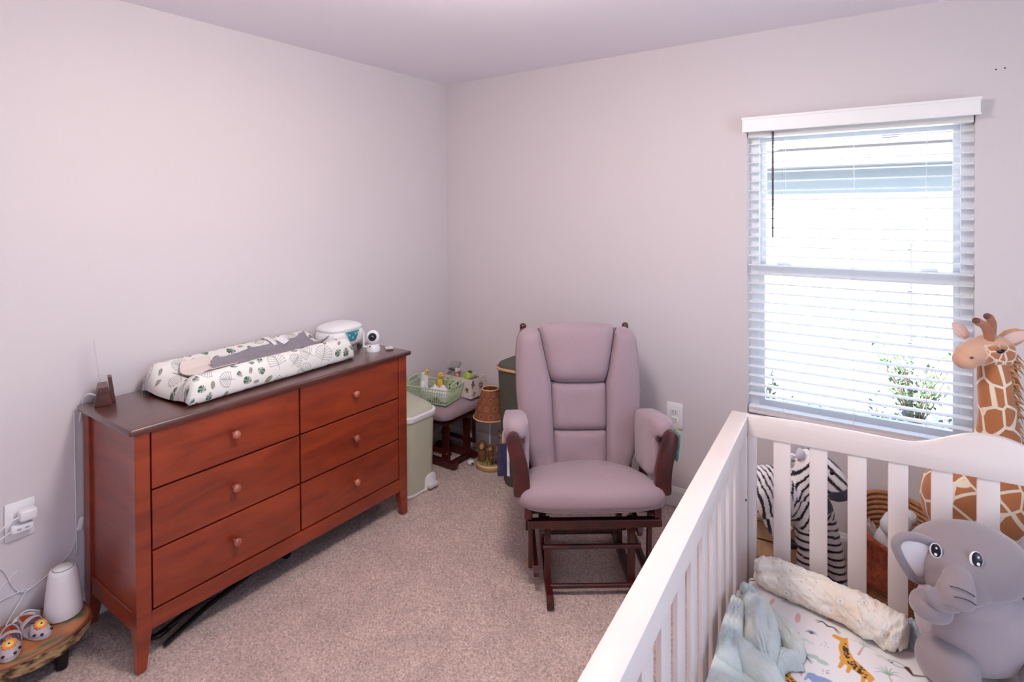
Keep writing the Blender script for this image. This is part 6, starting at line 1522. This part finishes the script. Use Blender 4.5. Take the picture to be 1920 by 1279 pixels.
muz = np.clip((np.array(pv) - 902 + (px_ - 1560) * 0.25) / 3, 0, 1) * (px_ > 1540) * (pv < 958); c = c * (1 - muz[:, None]) + np.array(lin((62, 62, 78))) * muz[:, None]
co[:, 2] = np.maximum(co[:, 2], 0.001); me.vertices.foreach_set('co', co.reshape(-1)); set_color(me, c)
zb = obj('body', me, mat('zebra_plush', (238, 230, 230), 0.95, attr='col', sheen=0.3, spec=0.15), ze)
bm = bmesh.new(); superell(bm, (0, 0, 0), (0.040, 0.036, 0.016), 2.4, 20, 12, mat=T(*Zp(1447, 984, -0.125)) @ Matrix.Rotation(math.radians(20), 4, 'Y')); obj('hoof', bm, M_BLACK, ze, True)
for cxp in ((1492, 852, -0.05, 1488, 842), (1520, 850, 0.03, 1524, 838)):
    bm = bmesh.new(); b0 = Vector(Zp(cxp[0], cxp[1], cxp[2])); b1 = Vector(Zp(cxp[3] - 2, cxp[4] - 10, cxp[2])); pp = [b0.lerp(b1, f) for f in np.linspace(0, 1, 9)]
    tube(bm, pp, [0.020 * max(0.2, math.sin(PI * (0.2 + 0.75 * f))) for f in np.linspace(0, 1, 9)], 12, flat=0.4, up=(0, 1, 0)); obj('ear', bm, mat('zebra_ear', (216, 212, 222), 0.95), ze, True)
bm = bmesh.new(); rr = random.Random(8)
for k in range(140):
    f = rr.random(); p0 = Vector(Zp(1492 - 4 * f + rr.uniform(-2, 2), 856 + 70 * f, rr.uniform(-0.02, 0.02))); tube(bm, [p0, p0 + Vector((-0.03 * rr.random() - 0.012, rr.uniform(-.01, .01), 0.012))], [0.006, 0.001], 5)
zm = obj('mane', bm, mat('zebra_mane', (232, 226, 228), 0.95, var=0.8, scale=26), ze, True); zm['kind'] = 'stuff'
ex, ez = Zp(1540, 872)[0], Zp(1540, 872)[2]; ey = surf(zb.data, ex, ez)
bm = bmesh.new(); superell(bm, (ex, ey + 0.002, ez), (0.009, 0.006, 0.010), 2, 14, 10); obj('eye', bm, M_EYEB, ze, True)
bm = bmesh.new(); tube(bm, smooth_path([Zp(1414, 905, 0.02), Zp(1406, 925, 0.02), Zp(1408, 955, 0.02), Zp(1416, 965, 0.0)], 5), 0.010, 10); obj('tail', bm, mat('zebra_mane', (232, 226, 228), 0.95, var=0.8, scale=26), ze, True)

# crate the zebra leans over
wc = thing('wooden_crate', 'low pale wooden crate under the plush zebra', 'crate', (-0.520, 2.645, 0), math.radians(6))
M_PINE = wood('pale_pine', (186, 146, 108), (214, 180, 142), 0.6, (6, 1, 2), coat=0.0)
for k in range(3):
    for s_ in (-1, 1): obj('board', newbox((-0.15, s_ * 0.10 - 0.006, 0.012 + 0.078 * k), (0.15, s_ * 0.10 + 0.006, 0.082 + 0.078 * k), 0.002), M_PINE, wc)
    for s_ in (-1, 1): obj('board', newbox((s_ * 0.15 - 0.006, -0.094, 0.012 + 0.078 * k), (s_ * 0.15 + 0.006, 0.094, 0.082 + 0.078 * k), 0.002), M_PINE, wc)
obj('crate_lid', newbox((-0.158, -0.108, 0.243), (0.158, 0.108, 0.255), 0.002), M_PINE, wc)
for sx in (-1, 1):
    for sy in (-1, 1): obj('corner_block', newbox((sx * 0.135 - 0.01, sy * 0.085 - 0.01, 0.0), (sx * 0.135 + 0.01, sy * 0.085 + 0.01, 0.24)), M_PINE, wc)

# ------------------------------------------------------------------ woven basket with rust throw and a grey plush
wb = thing('wicker_basket', 'round brown woven basket with raised back behind the crib', 'basket', (-0.03, 2.737, 0), YAW)
M_WICK = mat('wicker', (176, 122, 82), 0.7, var=0.25, scale=70); BR = 0.165
def rimz(a): return 0.285 + 0.055 * math.sin(a)                      # higher at the back (+y)
rows_ = 17
for k in range(rows_):
    f = k / (rows_ - 1); bm = bmesh.new(); pts = []
    for j in range(49):
        a = 2 * PI * j / 48; r_ = BR * (0.86 + 0.14 * f); pts.append((r_ * math.cos(a), r_ * math.sin(a), 0.009 + (rimz(a) - 0.012) * f))
    tube(bm, pts, 0.0098, 6, caps=False); obj('woven_row', bm, M_WICK, wb, True)
bm = bmesh.new(); lathe(bm, [(0, 0.001), (BR * 0.86, 0.001), (BR * 0.86, 0.008), (0, 0.008)], 32); obj('basket_floor', bm, M_WICK, wb)
wbm = Matrix.Translation((-0.03, 2.737, 0)) @ Matrix.Rotation(YAW, 4, 'Z')
def drape(name, label, a0, a1, zlow, seed, inner=0.05):
    nu, nv = 40, 60; A, V = np.meshgrid(np.linspace(a0, a1, nu), np.linspace(0, 1, nv)); P = np.zeros((nv, nu, 3))
    for j in range(nv):
        for i in range(nu):
            a, v = A[j, i], V[j, i]; zr_ = rimz(a) + 0.012
            if v < 0.3: r_ = BR - inner * (1 - v / 0.3) ** 1.2 + 0.004; z = zr_ - 0.06 * (1 - v / 0.3) ** 1.5
            else: r_ = BR + 0.016 + 0.006 * math.sin(v * 9); z = zr_ - (zr_ - zlow) * (v - 0.3) / 0.7
            P[j, i] = (r_ * math.cos(a), r_ * math.sin(a), z)
    n_ = fbm(A * 2.2, V, seed, 3, 3.0); rr_ = np.hypot(P[..., 0], P[..., 1]); sc = (rr_ + 0.010 * (n_ + 0.6)) / rr_; P[..., 0] *= sc; P[..., 1] *= sc; P[..., 2] = np.maximum(P[..., 2] + 0.006 * n_, 0.004)
    o = obj(name, grid_mesh(name, P), mat('rust_gauze', (166, 82, 52), 0.9, var=0.35, scale=60, bump=0.6, bscale=150, bdist=0.004)); o.location = (-0.03, 2.737, 0); o.rotation_euler = (0, 0, YAW); o.modifiers.new('s', 'SOLIDIFY').thickness = 0.003
    tag(o, label, 'cloth')
drape('rust_cloth', 'rust gauze cloth hanging over the front of the woven basket', -1.95, -1.50, 0.03, 500)
drape('rust_cloth', 'rust gauze cloth hanging over the left side of the basket, by the zebra', -2.95, -2.35, 0.10, 520)
bp_ = thing('plush_bunny', 'pale grey plush peeking out of the woven basket', 'plush toy', wbm @ Vector((-0.078, -0.035, 0.050)), YAW)
bm = bmesh.new(); superell(bm, (0, 0, 0.13), (0.055, 0.055, 0.125), 2.1, 26, 18); superell(bm, (0.005, -0.045, 0.285), (0.050, 0.048, 0.045), 2.1, 24, 16); superell(bm, (-0.035, -0.05, 0.28), (0.025, 0.03, 0.035), 2, 16, 12); superell(bm, (0.06, -0.03, 0.30), (0.03, 0.03, 0.03), 2, 16, 12)
obj('plush_body', blob(bm, 0.005, 4), mat('pale_plush', (214, 212, 216), 0.95, bump=0.6, bscale=250, bdist=0.004), bp_)
bm = bmesh.new(); superell(bm, (0.01, -0.093, 0.252), (0.007, 0.005, 0.006), 2, 12, 8); obj('nose', bm, M_EYEB, bp_, True)
crumple('cream_throw', 'cream cloth bundled at the left rim of the woven basket', 'cloth', wbm @ Vector((-0.085, 0.075, 0.10)), 0.045, 0.045, 0.20, mat('cream_throw', (222, 204, 186), 0.9), 61)

# white low bookcase against the back wall, beyond the giraffe
bc = thing('low_bookcase', 'white low bookcase by the back wall, half hidden behind the giraffe', 'bookcase', (0.32, 2.738, 0))
obj('case_top', newbox((0.0, 0.0, 0.770), (0.72, 0.164, 0.790), 0.002), M_TRIM, bc)
for x0 in (0.004, 0.698): obj('case_side', newbox((x0, 0.004, 0.0), (x0 + 0.018, 0.160, 0.770)), M_TRIM, bc)
for z in (0.05, 0.29, 0.53): obj('shelf', newbox((0.022, 0.006, z), (0.698, 0.155, z + 0.016)), M_TRIM, bc)
obj('case_back', newbox((0.022, 0.155, 0.05), (0.698, 0.160, 0.77)), M_TRIM, bc)
